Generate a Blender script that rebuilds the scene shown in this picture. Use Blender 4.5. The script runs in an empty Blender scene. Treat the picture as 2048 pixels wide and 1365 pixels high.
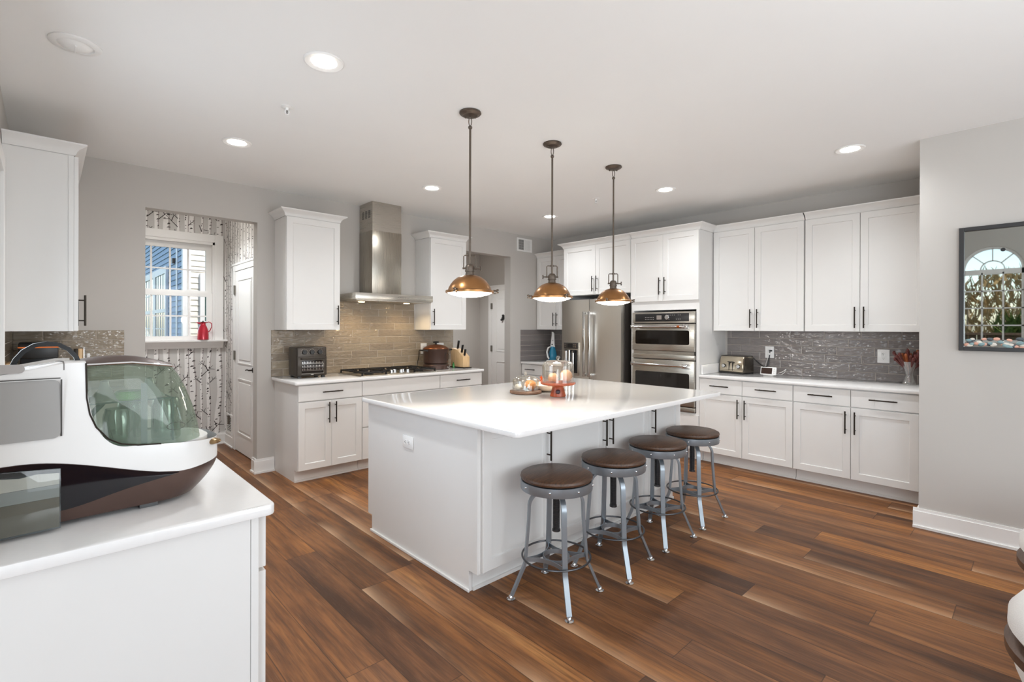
import bpy, bmesh, math, random
from mathutils import Vector, Matrix
random.seed(7)
R = math.radians
C = bpy.context.scene.collection
SC = bpy.context.scene

# ------------------------------------------------------------------ camera
FPX, YAW, PITCH, ROLL, V0 = 991.44, 0.8176, -0.0011, 0.0027, 656.77
F0 = Vector((math.cos(YAW), math.sin(YAW), 0)); R0 = Vector((math.sin(YAW), -math.cos(YAW), 0)); U0 = Vector((0, 0, 1))
F2 = F0*math.cos(PITCH)+U0*math.sin(PITCH); U2 = -F0*math.sin(PITCH)+U0*math.cos(PITCH)
R3 = R0*math.cos(ROLL)+U2*math.sin(ROLL); U3 = -R0*math.sin(ROLL)+U2*math.cos(ROLL)
cam = bpy.data.cameras.new('camera'); cam.sensor_width = 36; cam.lens = FPX*36/2048
cam.shift_y = (V0-682.5)/2048; cam.clip_start = .02; cam.clip_end = 200
co = bpy.data.objects.new('camera', cam); C.objects.link(co)
M = Matrix((R3, U3, -F2)).transposed().to_4x4(); M.translation = Vector((-5.6179, -5.1217, 1.4008)); co.matrix_world = M
SC.camera = co
# ------------------------------------------------------------------ view, world, sun, daylight
SC.view_settings.view_transform = 'Standard'; SC.view_settings.look = 'None'; SC.view_settings.gamma = 1
SC.view_settings.use_curve_mapping = False
SC.view_settings.exposure = 0.24
SC.cycles.use_denoising = True
SC.cycles.max_bounces = 12; SC.cycles.diffuse_bounces = 6; SC.cycles.glossy_bounces = 5; SC.cycles.transmission_bounces = 8; SC.cycles.transparent_max_bounces = 16
SC.cycles.sample_clamp_indirect = 6
w = bpy.data.worlds.new('sky'); SC.world = w; w.use_nodes = True
nt = w.node_tree; bgn = nt.nodes['Background']; sky = nt.nodes.new('ShaderNodeTexSky')
sky.sky_type = 'NISHITA'; sky.sun_disc = False; sky.sun_elevation = R(38); sky.sun_rotation = R(160)
nt.links.new(sky.outputs[0], bgn.inputs[0]); bgn.inputs[1].default_value = 0.30
def lamp(name, kind, loc, energy, color=(1, 1, 1), rot=(0, 0, 0), **k):
    l = bpy.data.lights.new(name, kind); l.energy = energy; l.color = color
    for a, b in k.items(): setattr(l, a, b)
    o = bpy.data.objects.new(name, l); C.objects.link(o); o.location = loc; o.rotation_euler = rot
    return o
def aim(o, d): o.rotation_euler = Vector(d).to_track_quat('-Z', 'Y').to_euler()
s_ = lamp('sun', 'SUN', (0, 0, 20), 2.6, (1, .95, .88), angle=R(.6)); aim(s_, (-.22, .62, -.6))
DAY = (.80, .90, 1.0)
for (nm, loc, d, sx, sy, e, c_) in [
    ('daylight_south', (-2.9, -8.05, 1.45), (0, 1, .12), 3.0, 2.2, 56, DAY),
    ('daylight_south_west', (-7.0, -8.05, 1.5), (0, 1, .1), 2.0, 2.2, 4, DAY),
    ('daylight_west', (-8.1, -6.6, 1.5), (1, .1, .1), 2.2, 2.2, 104, DAY),
    ('daylight_left', (-5.78, -2.3, 1.62), (1, -.12, -.12), 1.1, 1.0, 9.5, DAY),
    ('added_ceiling_fill', (-4.4, -6.4, 1.3), (.18, .62, .8), 1.2, 1.2, 34, (.90, .96, 1))]:  # last one: unseen upward fill lamp, added to brighten the ceiling
    aim(lamp(nm, 'AREA', loc, e, c_, shape='RECTANGLE', size=sx, size_y=sy), d)

# ------------------------------------------------------------------ materials
def lin(h):
    if isinstance(h, str):
        h = h.lstrip('#'); h = [int(h[i:i+2], 16)/255 for i in (0, 2, 4)]
    return tuple((c/12.92 if c <= .04045 else ((c+.055)/1.055)**2.4) for c in h)+(1,)
class NT:
    def __init__(s, name):
        s.m = bpy.data.materials.new(name); s.m.use_nodes = True; s.t = s.m.node_tree
        s.b = s.t.nodes['Principled BSDF']; s.out = s.t.nodes['Material Output']
    def n(s, typ, **k):
        nd = s.t.nodes.new('ShaderNode'+typ)
        for a, b in k.items(): setattr(nd, a, b)
        return nd
    def put(s, sock, v):
        if isinstance(v, bpy.types.NodeSocket): s.t.links.new(v, sock)
        elif v is not None: sock.default_value = v
    def math(s, op, a, b=None, c=None):
        nd = s.n('Math', operation=op)
        for i, v in enumerate((a, b, c)): s.put(nd.inputs[i], v)
        return nd.outputs[0]
    def mix(s, fac, a, b, blend='MIX'):
        nd = s.n('MixRGB', blend_type=blend)
        s.put(nd.inputs[0], fac); s.put(nd.inputs[1], a); s.put(nd.inputs[2], b); return nd.outputs[0]
    def ramp(s, v, stops, interp='LINEAR'):
        nd = s.n('ValToRGB'); nd.color_ramp.interpolation = interp
        e = nd.color_ramp.elements
        while len(e) < len(stops): e.new(.5)
        for i, (p, c) in enumerate(stops): e[i].position = p; e[i].color = c
        s.put(nd.inputs[0], v); return nd.outputs[0]
    def noise(s, vec, scale, detail=3, rough=.5):
        nd = s.n('TexNoise'); s.put(nd.inputs['Vector'], vec); nd.inputs['Scale'].default_value = scale
        nd.inputs['Detail'].default_value = detail; nd.inputs['Roughness'].default_value = rough; return nd.outputs[0]
    def obj(s): return s.n('TexCoord').outputs['Object']
    def sep(s, v):
        nd = s.n('SeparateXYZ'); s.put(nd.inputs[0], v); return nd.outputs
    def comb(s, x, y, z):
        nd = s.n('CombineXYZ'); s.put(nd.inputs[0], x); s.put(nd.inputs[1], y); s.put(nd.inputs[2], z); return nd.outputs[0]
    def bump(s, h, strength=.2, dist=.01):
        nd = s.n('Bump'); nd.inputs['Strength'].default_value = strength; nd.inputs['Distance'].default_value = dist
        s.put(nd.inputs['Height'], h); s.t.links.new(nd.outputs[0], s.b.inputs['Normal'])
    def set(s, **k):
        for a, b in k.items(): s.put(s.b.inputs[a.replace('_', ' ')], b)
def pm(name, col, rough=.5, metal=0, var=.03, bump=0, scale=30, emit=None, es=0, coat=0, spec=None):
    t = NT(name); c = lin(col) if not isinstance(col, tuple) else col
    o = t.obj(); nz = t.noise(o, scale, 3)
    d = tuple(max(0, x*(1-var*2)) for x in c[:3])+(1,); l = tuple(min(1, x*(1+var)) for x in c[:3])+(1,)
    t.set(Base_Color=t.mix(nz, d, l), Roughness=rough, Metallic=metal)
    if coat: t.set(Coat_Weight=coat, Coat_Roughness=.08)
    if spec is not None: t.b.inputs['Specular IOR Level'].default_value = spec
    if bump: t.bump(nz, bump, .002)
    if emit: t.b.inputs['Emission Color'].default_value = lin(emit); t.b.inputs['Emission Strength'].default_value = es
    return t.m
def glass(name, tint='#ffffff', gloss=.12, rough=.02, body=0.0, bcol='#ffffff', edge=.55):
    # thin clear glass: transparent + fresnel reflection (+ a little body colour)
    t = NT(name); tr = t.n('BsdfTransparent'); tr.inputs[0].default_value = lin(tint)
    gl = t.n('BsdfGlossy'); gl.inputs['Roughness'].default_value = rough
    fr = t.n('LayerWeight'); fr.inputs[0].default_value = .35
    f = t.math('MULTIPLY_ADD', fr.outputs['Facing'], edge, gloss)
    mx = t.n('MixShader'); t.put(mx.inputs[0], f); t.t.links.new(tr.outputs[0], mx.inputs[1]); t.t.links.new(gl.outputs[0], mx.inputs[2])
    last = mx
    if body:
        df = t.n('BsdfDiffuse'); df.inputs[0].default_value = lin(bcol)
        m2 = t.n('MixShader'); m2.inputs[0].default_value = body
        t.t.links.new(mx.outputs[0], m2.inputs[1]); t.t.links.new(df.outputs[0], m2.inputs[2]); last = m2
    t.t.links.new(last.outputs[0], t.out.inputs[0]); return t.m
def steel(name, col='#a9a49b', rough=.28, axis='x'):
    t = NT(name); x, y, z = t.sep(t.obj())
    v = t.comb(t.math('MULTIPLY', x, 3), t.math('MULTIPLY', y, 3), t.math('MULTIPLY', z, 400)) if axis == 'x' else t.comb(t.math('MULTIPLY', x, 400), t.math('MULTIPLY', y, 400), t.math('MULTIPLY', z, 3))
    nz = t.noise(v, 1, 2)
    c = lin(col); t.set(Base_Color=t.mix(nz, tuple(k*.95 for k in c[:3])+(1,), c), Metallic=1.0, Roughness=t.math('MULTIPLY_ADD', nz, .08, rough-.04))
    t.bump(nz, .012, .001); return t.m
def wood(name, dark, light, scale=1, rough=.45, axis='x', rings=14):
    t = NT(name); x, y, z = t.sep(t.obj())
    st = {'x': (.9, 12, 12), 'y': (12, .9, 12), 'z': (12, 12, .9)}[axis]
    v = t.comb(t.math('MULTIPLY', x, st[0]*scale), t.math('MULTIPLY', y, st[1]*scale), t.math('MULTIPLY', z, st[2]*scale))
    a = t.noise(v, 3, 5, .6); b = t.noise(v, rings, 4, .7)
    f = t.math('ADD', t.math('MULTIPLY', a, .6), t.math('MULTIPLY', b, .45))
    t.set(Base_Color=t.ramp(f, [(.32, lin(dark)), (.72, lin(light))]), Roughness=rough); t.bump(b, .15, .001); return t.m

m_wall = pm('wall_paint', '#c0bbb5', .85, var=.01, scale=3)
m_ceil = pm('ceiling_paint', '#f1f0ee', .9, var=.008, scale=3)
m_trim = pm('trim_paint', '#edebe8', .45, var=.01)
m_cab = pm('cabinet_paint', '#e2e0dd', .38, var=.008, scale=8)
m_quartz = pm('quartz', '#eceae8', .13, var=.015, scale=60, coat=.3)
m_bronze = pm('dark_bronze', '#3a342e', .38, metal=.85, var=.05)
m_black = pm('black_plastic', '#1b1a1a', .35, var=.05)
m_iron = pm('cast_iron', '#1d1b1a', .55, metal=.3, var=.1, bump=.2)
m_steel = steel('brushed_steel', '#bdb8af'); m_steelv = steel('brushed_steel_upright', '#aaa499', axis='z'); m_fridge = steel('fridge_steel', '#dedad2', .34, axis='z')
m_chrome = pm('chrome', '#d8d8d8', .08, metal=1, var=.01)
m_white = pm('white_plastic', '#f0efed', .25, var=.006)
m_glass = glass('clear_glass')
m_pane = glass('window_glass', gloss=.02, edge=.2)
m_rod = pm('aged_bronze', '#6a5f55', .4, metal=.8, var=.08)
m_copper = pm('aged_copper', '#a87a4e', .3, metal=.95, var=.14, scale=9)
m_bulb = pm('lit_lens', '#fff6e6', .4, emit='#fff2dc', es=12)
m_led = pm('lit_led', '#ffffff', .4, emit='#fffaf2', es=20)

def floor_mat():
    t = NT('plank_floor'); x, y, z = t.sep(t.obj())
    W = .1785
    u = t.math('DIVIDE', t.math('ADD', x, 4.215), W); i = t.math('FLOOR', u); fu = t.math('SUBTRACT', u, i)
    wn = t.n('TexWhiteNoise', noise_dimensions='1D'); t.put(wn.inputs['W'], i)
    off = t.math('MULTIPLY', wn.outputs['Value'], 7)
    vv = t.math('DIVIDE', t.math('ADD', y, off), 1.5); j = t.math('FLOOR', vv); fv = t.math('SUBTRACT', vv, j)
    w2 = t.n('TexWhiteNoise', noise_dimensions='2D'); t.put(w2.inputs['Vector'], t.comb(i, j, 0))
    r1 = w2.outputs['Value']; rc = t.sep(w2.outputs['Color'])
    shift = t.math('MULTIPLY', r1, 40)
    g1 = t.noise(t.comb(t.math('MULTIPLY_ADD', x, 60, shift), t.math('MULTIPLY_ADD', y, 2.4, shift), 0), 1, 5, .65)
    g2 = t.noise(t.comb(t.math('MULTIPLY_ADD', x, 9, shift), t.math('MULTIPLY_ADD', y, 1.1, shift), 0), 1, 4, .6)
    g3 = t.noise(t.comb(t.math('MULTIPLY_ADD', x, 260, shift), t.math('MULTIPLY_ADD', y, 9, shift), 0), 1, 2, .6)
    tone = t.math('ADD', t.math('MULTIPLY', g2, .85), t.math('MULTIPLY', t.math('SUBTRACT', r1, .5), .26))
    base = t.ramp(tone, [(.22, lin('#4a2c18')), (.42, lin('#7f5029')), (.58, lin('#a06734')), (.78, lin('#c48846'))])
    grey = t.ramp(tone, [(.22, lin('#432d20')), (.45, lin('#6b4a36')), (.62, lin('#835d42')), (.8, lin('#a37a5a'))])
    base = t.mix(t.math('MULTIPLY', rc[1], .55), base, grey)
    base = t.mix(t.math('MULTIPLY', t.ramp(g1, [(.38, (1, 1, 1, 1)), (.56, (0, 0, 0, 1))]), .5), base, lin('#382215'))
    base = t.mix(t.math('MULTIPLY', t.ramp(g3, [(.55, (0, 0, 0, 1)), (.75, (1, 1, 1, 1))]), .14), base, lin('#b08e70'))
    # pale worn edge of some planks (a print in the board itself)
    worn = t.math('MULTIPLY', t.math('GREATER_THAN', rc[2], .6), t.math('POWER', t.math('SUBTRACT', 1.0, fu), 4.0))
    worn = t.math('MULTIPLY', worn, t.ramp(t.noise(t.comb(0, t.math('MULTIPLY_ADD', y, 1.2, shift), 0), 1, 2), [(.4, (0, 0, 0, 1)), (.62, (1, 1, 1, 1))]))
    base = t.mix(t.math('MULTIPLY', worn, .85), base, lin('#c9a380'))
    eu = t.math('MINIMUM', fu, t.math('SUBTRACT', 1.0, fu)); ev = t.math('MULTIPLY', t.math('MINIMUM', fv, t.math('SUBTRACT', 1.0, fv)), 1.5/W)
    e = t.math('LESS_THAN', t.math('MINIMUM', eu, ev), .011)
    t.set(Base_Color=t.mix(t.math('MULTIPLY', e, .6), base, lin('#241812')), Roughness=t.math('MULTIPLY_ADD', g1, .22, .36)); t.b.inputs['Specular IOR Level'].default_value = .3
    t.bump(t.math('SUBTRACT', t.math('MULTIPLY', g1, .25), e), .12, .002); return t.m
def tile_mat(name, c1, c2, along, x0, grout='#bdb3a8'):
    # long glossy handmade tiles, stepping a third each row
    t = NT(name); X = t.sep(t.obj()); a = X[along]; z = X[2]
    r = t.math('DIVIDE', t.math('SUBTRACT', 1.372, z), .0765); i = t.math('FLOOR', r); fr = t.math('SUBTRACT', r, i)
    u = t.math('DIVIDE', t.math('SUBTRACT', t.math('SUBTRACT', a, x0), t.math('MULTIPLY', i, .1)), .305); j = t.math('FLOOR', u); fu = t.math('SUBTRACT', u, j)
    wn = t.n('TexWhiteNoise', noise_dimensions='2D'); t.put(wn.inputs['Vector'], t.comb(i, j, 0))
    du = t.math('MULTIPLY', t.math('MINIMUM', fu, t.math('SUBTRACT', 1.0, fu)), .305); dv = t.math('MULTIPLY', t.math('MINIMUM', fr, t.math('SUBTRACT', 1.0, fr)), .0765)
    d = t.math('MINIMUM', du, dv); g = t.math('LESS_THAN', d, .0018)
    wav = t.noise(t.comb(t.math('MULTIPLY', a, 16), t.math('MULTIPLY', z, 34), t.math('MULTIPLY', wn.outputs['Value'], 30)), 1, 2, .5)
    cs_ = t.sep(wn.outputs['Color']); tilt = t.math('ADD', t.math('MULTIPLY', t.math('MULTIPLY', t.math('SUBTRACT', cs_[0], .5), fu), 1.6), t.math('MULTIPLY', t.math('MULTIPLY', t.math('SUBTRACT', cs_[1], .5), fr), .5))
    streak = t.noise(t.comb(t.math('MULTIPLY', a, 20), t.math('MULTIPLY', z, 150), wn.outputs['Value']), 1, 4, .6)
    f = t.math('ADD', t.math('MULTIPLY', wn.outputs['Value'], .35), t.math('MULTIPLY', streak, .65))
    t.set(Base_Color=t.mix(g, t.ramp(f, [(.2, lin(c1)), (.8, lin(c2))]), lin(grout)), Roughness=t.math('MULTIPLY_ADD', g, .6, .05))
    pil = t.math('MINIMUM', t.math('DIVIDE', d, .006), 1.0)
    nd = t.n('Bump'); nd.inputs['Strength'].default_value = .8; nd.inputs['Distance'].default_value = .008
    t.put(nd.inputs['Height'], t.math('ADD', t.math('ADD', t.math('MULTIPLY', pil, .4), t.math('MULTIPLY', wav, 1.3)), tilt))
    t.t.links.new(nd.outputs[0], t.b.inputs['Normal']); return t.m
m_floor = floor_mat()
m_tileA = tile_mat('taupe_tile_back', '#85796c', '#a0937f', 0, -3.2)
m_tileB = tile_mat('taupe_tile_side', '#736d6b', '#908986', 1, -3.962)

# ------------------------------------------------------------------ mesh helpers
class MB:
    def __init__(s): s.bm = bmesh.new(); s.mi = 0
    def _add(s, t):
        n0 = len(s.bm.verts); vs = [s.bm.verts.new(v.co) for v in t.verts]
        t.verts.index_update()
        for f in t.faces:
            try:
                nf = s.bm.faces.new([vs[v.index] for v in f.verts]); nf.material_index = s.mi
            except ValueError: pass
        t.free(); return s
    def box(s, x0, x1, y0, y1, z0, z1, bev=0, seg=2):
        t = bmesh.new(); bmesh.ops.create_cube(t, size=1)
        for v in t.verts: v.co = Vector(((x0+x1)/2+v.co.x*(x1-x0), (y0+y1)/2+v.co.y*(y1-y0), (z0+z1)/2+v.co.z*(z1-z0)))
        if bev: bmesh.ops.bevel(t, geom=t.edges[:], offset=bev, segments=seg, profile=.5, affect='EDGES')
        return s._add(t)
    def poly(s, pts):
        f = s.bm.faces.new([s.bm.verts.new(p) for p in pts]); f.material_index = s.mi; return s
    def prism(s, pts, h0, h1, axis='z', bev=0, seg=2):
        # pts 2D; axis z: (x,y); axis y: (x,z); axis x: (y,z)
        t = bmesh.new(); mk = {'z': lambda p, h: (p[0], p[1], h), 'y': lambda p, h: (p[0], h, p[1]), 'x': lambda p, h: (h, p[0], p[1])}[axis]
        a = [t.verts.new(mk(p, h0)) for p in pts]; b = [t.verts.new(mk(p, h1)) for p in pts]; n = len(pts)
        fa = t.faces.new(a[::-1]); fb = t.faces.new(b)
        for i in range(n): t.faces.new((a[i], a[(i+1) % n], b[(i+1) % n], b[i]))
        bmesh.ops.recalc_face_normals(t, faces=t.faces[:])
        if bev: bmesh.ops.bevel(t, geom=list(set(fa.edges[:]+fb.edges[:])), offset=bev, segments=seg, profile=.5, affect='EDGES')
        return s._add(t)
    def lathe(s, prof, c=(0, 0, 0), seg=32, axis='z', caps=True):
        t = bmesh.new(); rings = []
        mk = {'z': lambda x, y, z: (c[0]+x, c[1]+y, c[2]+z), 'y': lambda x, y, z: (c[0]+x, c[1]+z, c[2]+y), 'x': lambda x, y, z: (c[0]+z, c[1]+x, c[2]+y)}[axis]
        for (r, z) in prof:
            if r < 1e-6: rings.append([t.verts.new(mk(0, 0, z))])
            else: rings.append([t.verts.new(mk(r*math.cos(2*math.pi*k/seg), r*math.sin(2*math.pi*k/seg), z)) for k in range(seg)])
        for a, b in zip(rings, rings[1:]):
            for k in range(seg):
                k2 = (k+1) % seg
                if len(a) == 1 and len(b) == 1: continue
                if len(a) == 1: t.faces.new((a[0], b[k2], b[k]))
                elif len(b) == 1: t.faces.new((a[k], a[k2], b[0]))
                else: t.faces.new((a[k], a[k2], b[k2], b[k]))
        if caps:
            if len(rings[0]) > 1: t.faces.new(rings[0][::-1])
            if len(rings[-1]) > 1: t.faces.new(rings[-1])
        bmesh.ops.recalc_face_normals(t, faces=t.faces[:])
        return s._add(t)
    def cyl(s, c, r, h, axis='z', seg=24, bev=0):
        p = [(r, 0), (r, h)] if not bev else [(r-bev, 0), (r, bev), (r, h-bev), (r-bev, h)]
        return s.lathe(p, c, seg, axis)
    def tube(s, pts, r, seg=8, closed=False, flat=None, up=(0, 0, 1)):
        # flat=(w,h): w across 'up', h along 'up'
        P = [Vector(p) for p in pts]; n = len(P); t = bmesh.new(); rings = []
        prev = None
        for i in range(n):
            if closed: d = P[(i+1) % n]-P[i-1]
            else: d = P[min(i+1, n-1)]-P[max(i-1, 0)]
            d.normalize(); u = Vector(up)
            if flat is None and prev is not None: u = prev
            u = u-d*u.dot(d)
            if u.length < 1e-4: u = Vector((1, 0, 0))-d*d.x
            if u.length < 1e-4: u = Vector((0, 1, 0))-d*d.y
            u.normalize(); prev = u; q = d.cross(u)
            rr = r[i] if isinstance(r, (list, tuple)) else r
            if flat: w_, h_ = flat; cs = [q*(w_/2)+u*(h_/2), q*(-w_/2)+u*(h_/2), q*(-w_/2)-u*(h_/2), q*(w_/2)-u*(h_/2)]
            else: cs = [(q*math.cos(2*math.pi*k/seg)+u*math.sin(2*math.pi*k/seg))*rr for k in range(seg)]
            rings.append([t.verts.new(P[i]+c) for c in cs])
        m = len(rings[0])
        pairs = list(zip(rings, rings[1:]))+([(rings[-1], rings[0])] if closed else [])
        for a, b in pairs:
            for k in range(m): t.faces.new((a[k], a[(k+1) % m], b[(k+1) % m], b[k]))
        if not closed: t.faces.new(rings[0][::-1]); t.faces.new(rings[-1])
        bmesh.ops.recalc_face_normals(t, faces=t.faces[:])
        return s._add(t)
    def sphere(s, c, r, sc=(1, 1, 1), seg=20):
        t = bmesh.new(); bmesh.ops.create_uvsphere(t, u_segments=seg, v_segments=max(6, seg//2), radius=r)
        for v in t.verts: v.co = Vector((c[0]+v.co.x*sc[0], c[1]+v.co.y*sc[1], c[2]+v.co.z*sc[2]))
        return s._add(t)
    def xf(s, Mx):
        bmesh.ops.transform(s.bm, matrix=Mx, verts=s.bm.verts[:]); return s
def obj(name, mb, mats, parent=None, smooth=True, label=None, kind=None):
    me = bpy.data.meshes.new(name); mb.bm.to_mesh(me); mb.bm.free()
    for m in (mats if isinstance(mats, (list, tuple)) else [mats]): me.materials.append(m)
    if smooth:
        me.polygons.foreach_set('use_smooth', [True]*len(me.polygons)); me.set_sharp_from_angle(angle=R(38))
    o = bpy.data.objects.new(name, me); C.objects.link(o)
    if parent: o.parent = parent
    if label: o['label'] = label
    if kind: o['kind'] = kind
    return o
def thing(name, label, cat, loc=(0, 0, 0), rz=0, group=None):
    o = bpy.data.objects.new(name, None); C.objects.link(o); o.empty_display_size = .1
    o.location = loc; o.rotation_euler = (0, 0, rz); o['label'] = label; o['category'] = cat
    if group: o['group'] = group
    return o
def tag(o, label, cat, group=None):
    o['label'] = label; o['category'] = cat
    if group: o['group'] = group
    return o
def struct(name, mb, m, parent=None, smooth=False):
    o = obj(name, mb, m, parent, smooth)
    o['kind'] = 'structure'
    return o
def dup(root, loc, label, rz=None):
    r = root.copy(); C.objects.link(r); r.location = loc; r['label'] = label
    if rz is not None: r.rotation_euler = (0, 0, rz)
    for ch in list(root.children):
        c = ch.copy(); C.objects.link(c); c.parent = r
        for g in list(ch.children):
            d = g.copy(); C.objects.link(d); d.parent = c
    return r
def arc(cx, cz, r, a0, a1, n): return [(cx+r*math.cos(R(a0+(a1-a0)*k/n)), cz+r*math.sin(R(a0+(a1-a0)*k/n))) for k in range(n+1)]
def rrect(x0, x1, y0, y1, r, n=5):
    return arc(x1-r, y1-r, r, 0, 90, n)+arc(x0+r, y1-r, r, 90, 180, n)+arc(x0+r, y0+r, r, 180, 270, n)+arc(x1-r, y0+r, r, 270, 360, n)

# ------------------------------------------------------------------ setting
ZC = 2.7357
WL, WX, WY = -5.81, -8.2, -8.2       # left wall, far sunroom wall, wall behind the camera
struct('floor', MB().box(-8.4, .9, -8.4, 3.2, -.12, 0), m_floor)
struct('ceiling', MB().box(-5.81, .9, -8.4, 3.2, ZC, ZC+.15), m_ceil)
struct('ceiling_sunroom', MB().box(-8.4, -5.81, -8.4, -3.0, 3.3, 3.45).box(-5.86, -5.81, -8.4, -3.75, ZC+.0, 3.3), m_ceil)
struct('roof', MB().box(-8.6, 3, -13.5, 3.4, 3.5, 3.6), m_trim)  # unseen; south overhang lengthened to block the sun behind the house
b = MB()
b.box(WL-.12, -5.02, 0, .12, 0, ZC); b.box(-5.02, -4.155, 0, .12, 2.4, ZC); b.box(-4.155, -1.93, 0, .12, 0, ZC)
b.box(-1.93, -.85, 0, .12, 2.4, ZC); b.box(-.85, .0, 0, .12, 0, ZC)
struct('wall_back', b, m_wall)
struct('wall_right', MB().box(0, .12, -4.62, 2.2, 0, ZC), m_wall)
struct('wall_side', MB().box(-1.125, .12, -8.4, -4.535, 0, ZC), m_wall)
struct('wall_left', MB().box(WL-.12, WL, -3.75, -2.95, 0, ZC).box(WL-.12, WL, -1.23, 1.9, 0, ZC).box(WL-.12, WL, -2.95, -1.23, 0, 1.06).box(WL-.12, WL, -2.95, -1.23, 2.25, ZC), m_wall)
b = MB()
for (y0, y1) in ((-3.04, -2.951), (-1.229, -1.16)): b.box(WL+.001, WL+.02, y0, y1, 1.02, 2.34, .003)
b.box(WL+.001, WL+.02, -2.95, -1.23, 2.251, 2.34, .003).box(WL+.001, WL+.05, -3.06, -1.12, 1.02, 1.055, .003)
for (y0, y1) in ((-2.95, -2.90), (-2.115, -2.065), (-1.28, -1.23)): b.box(WL-.09, WL-.05, y0, y1, 1.06, 2.25)
for (z0, z1) in ((1.06, 1.11), (1.63, 1.67), (2.20, 2.25)): b.box(WL-.088, WL-.052, -2.90, -1.28, z0, z1)
w3 = struct('window_3', b, m_trim)
obj('pane', MB().box(WL-.072, WL-.068, -2.90, -1.28, 1.11, 2.20), m_pane, w3, False)
struct('wall_front', MB().box(-8.4, -1.125, WY-.12, WY, 0, 3.3), m_wall)
struct('wall_sunroom', MB().box(-8.4, WL-.12, -3.12, -3.0, 0, 3.3), m_wall)
# far west wall with an arched opening
ya0, ya1, zb, zs = -4.95, -4.18, 1.17, 2.40; yc = (ya0+ya1)/2; ra = (ya1-ya0)/2
b = MB(); b.box(WX-.14, WX, WY, ya0, 0, 3.3); b.box(WX-.14, WX, ya1, -3.0, 0, 3.3); b.box(WX-.14, WX, ya0, ya1, 0, zb)
ap = arc(yc, zs, ra, 180, 0, 20)
for k in range(20):
    (y0, z0), (y1, z1) = ap[k], ap[k+1]
    b.prism([(y0, z0), (y1, z1), (y1, 3.3), (y0, 3.3)], WX-.14, WX, 'x')
struct('wall_west', b, m_wall)
# arched window
b = MB()
xw = WX-.07
def barx(pts, wd=.022, dp=.05, closed=False): b.tube([(xw, p[0], p[1]) for p in pts], 0, flat=(wd, dp), up=(1, 0, 0), closed=closed)
barx([(ya0+.02, zb+.02), (ya1-.02, zb+.02)], .05); barx([(ya0+.02, zb), (ya0+.02, zs)], .045); barx([(ya1-.02, zb), (ya1-.02, zs)], .045)
barx([(ya0, zs-.04), (ya1, zs-.04)], .085); barx(arc(yc, zs, ra-.02, 180, 0, 24), .045); barx(arc(yc, zs, ra*.38, 180, 0, 16), .016)
for a_ in (45, 90, 135): barx([(yc+ra*.38*math.cos(R(a_)), zs+ra*.38*math.sin(R(a_))), (yc+(ra-.03)*math.cos(R(a_)), zs+(ra-.03)*math.sin(R(a_)))], .016)
for k in (1, 2): barx([(ya0+(ya1-ya0)*k/3, zb), (ya0+(ya1-ya0)*k/3, zs-.05)], .02)
for k in (1, 2, 3): barx([(ya0, zb+(zs-.07-zb)*k/4), (ya1, zb+(zs-.07-zb)*k/4)], .02)
win2 = struct('window_2', b, m_trim)
# mudroom and hall behind the back wall
struct('wall_mudroom', MB().box(WL, -5.02, 1.61, 1.75, 0, ZC).box(-5.02, -4.165, 1.61, 1.75, 0, 1.23).box(-5.02, -4.165, 1.61, 1.75, 2.40, ZC).box(-4.165, -3.92, 1.61, 1.75, 0, ZC), m_wall)
struct('wall_mudroom_right', MB().box(-4.04, -3.92, .12, 1.61, 0, ZC), m_wall)
struct('wall_hall', MB().box(-3.92, 0, 1.72, 1.84, 0, ZC).box(-3.92, -3.9, .12, 1.72, 0, ZC), m_wall)

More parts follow.
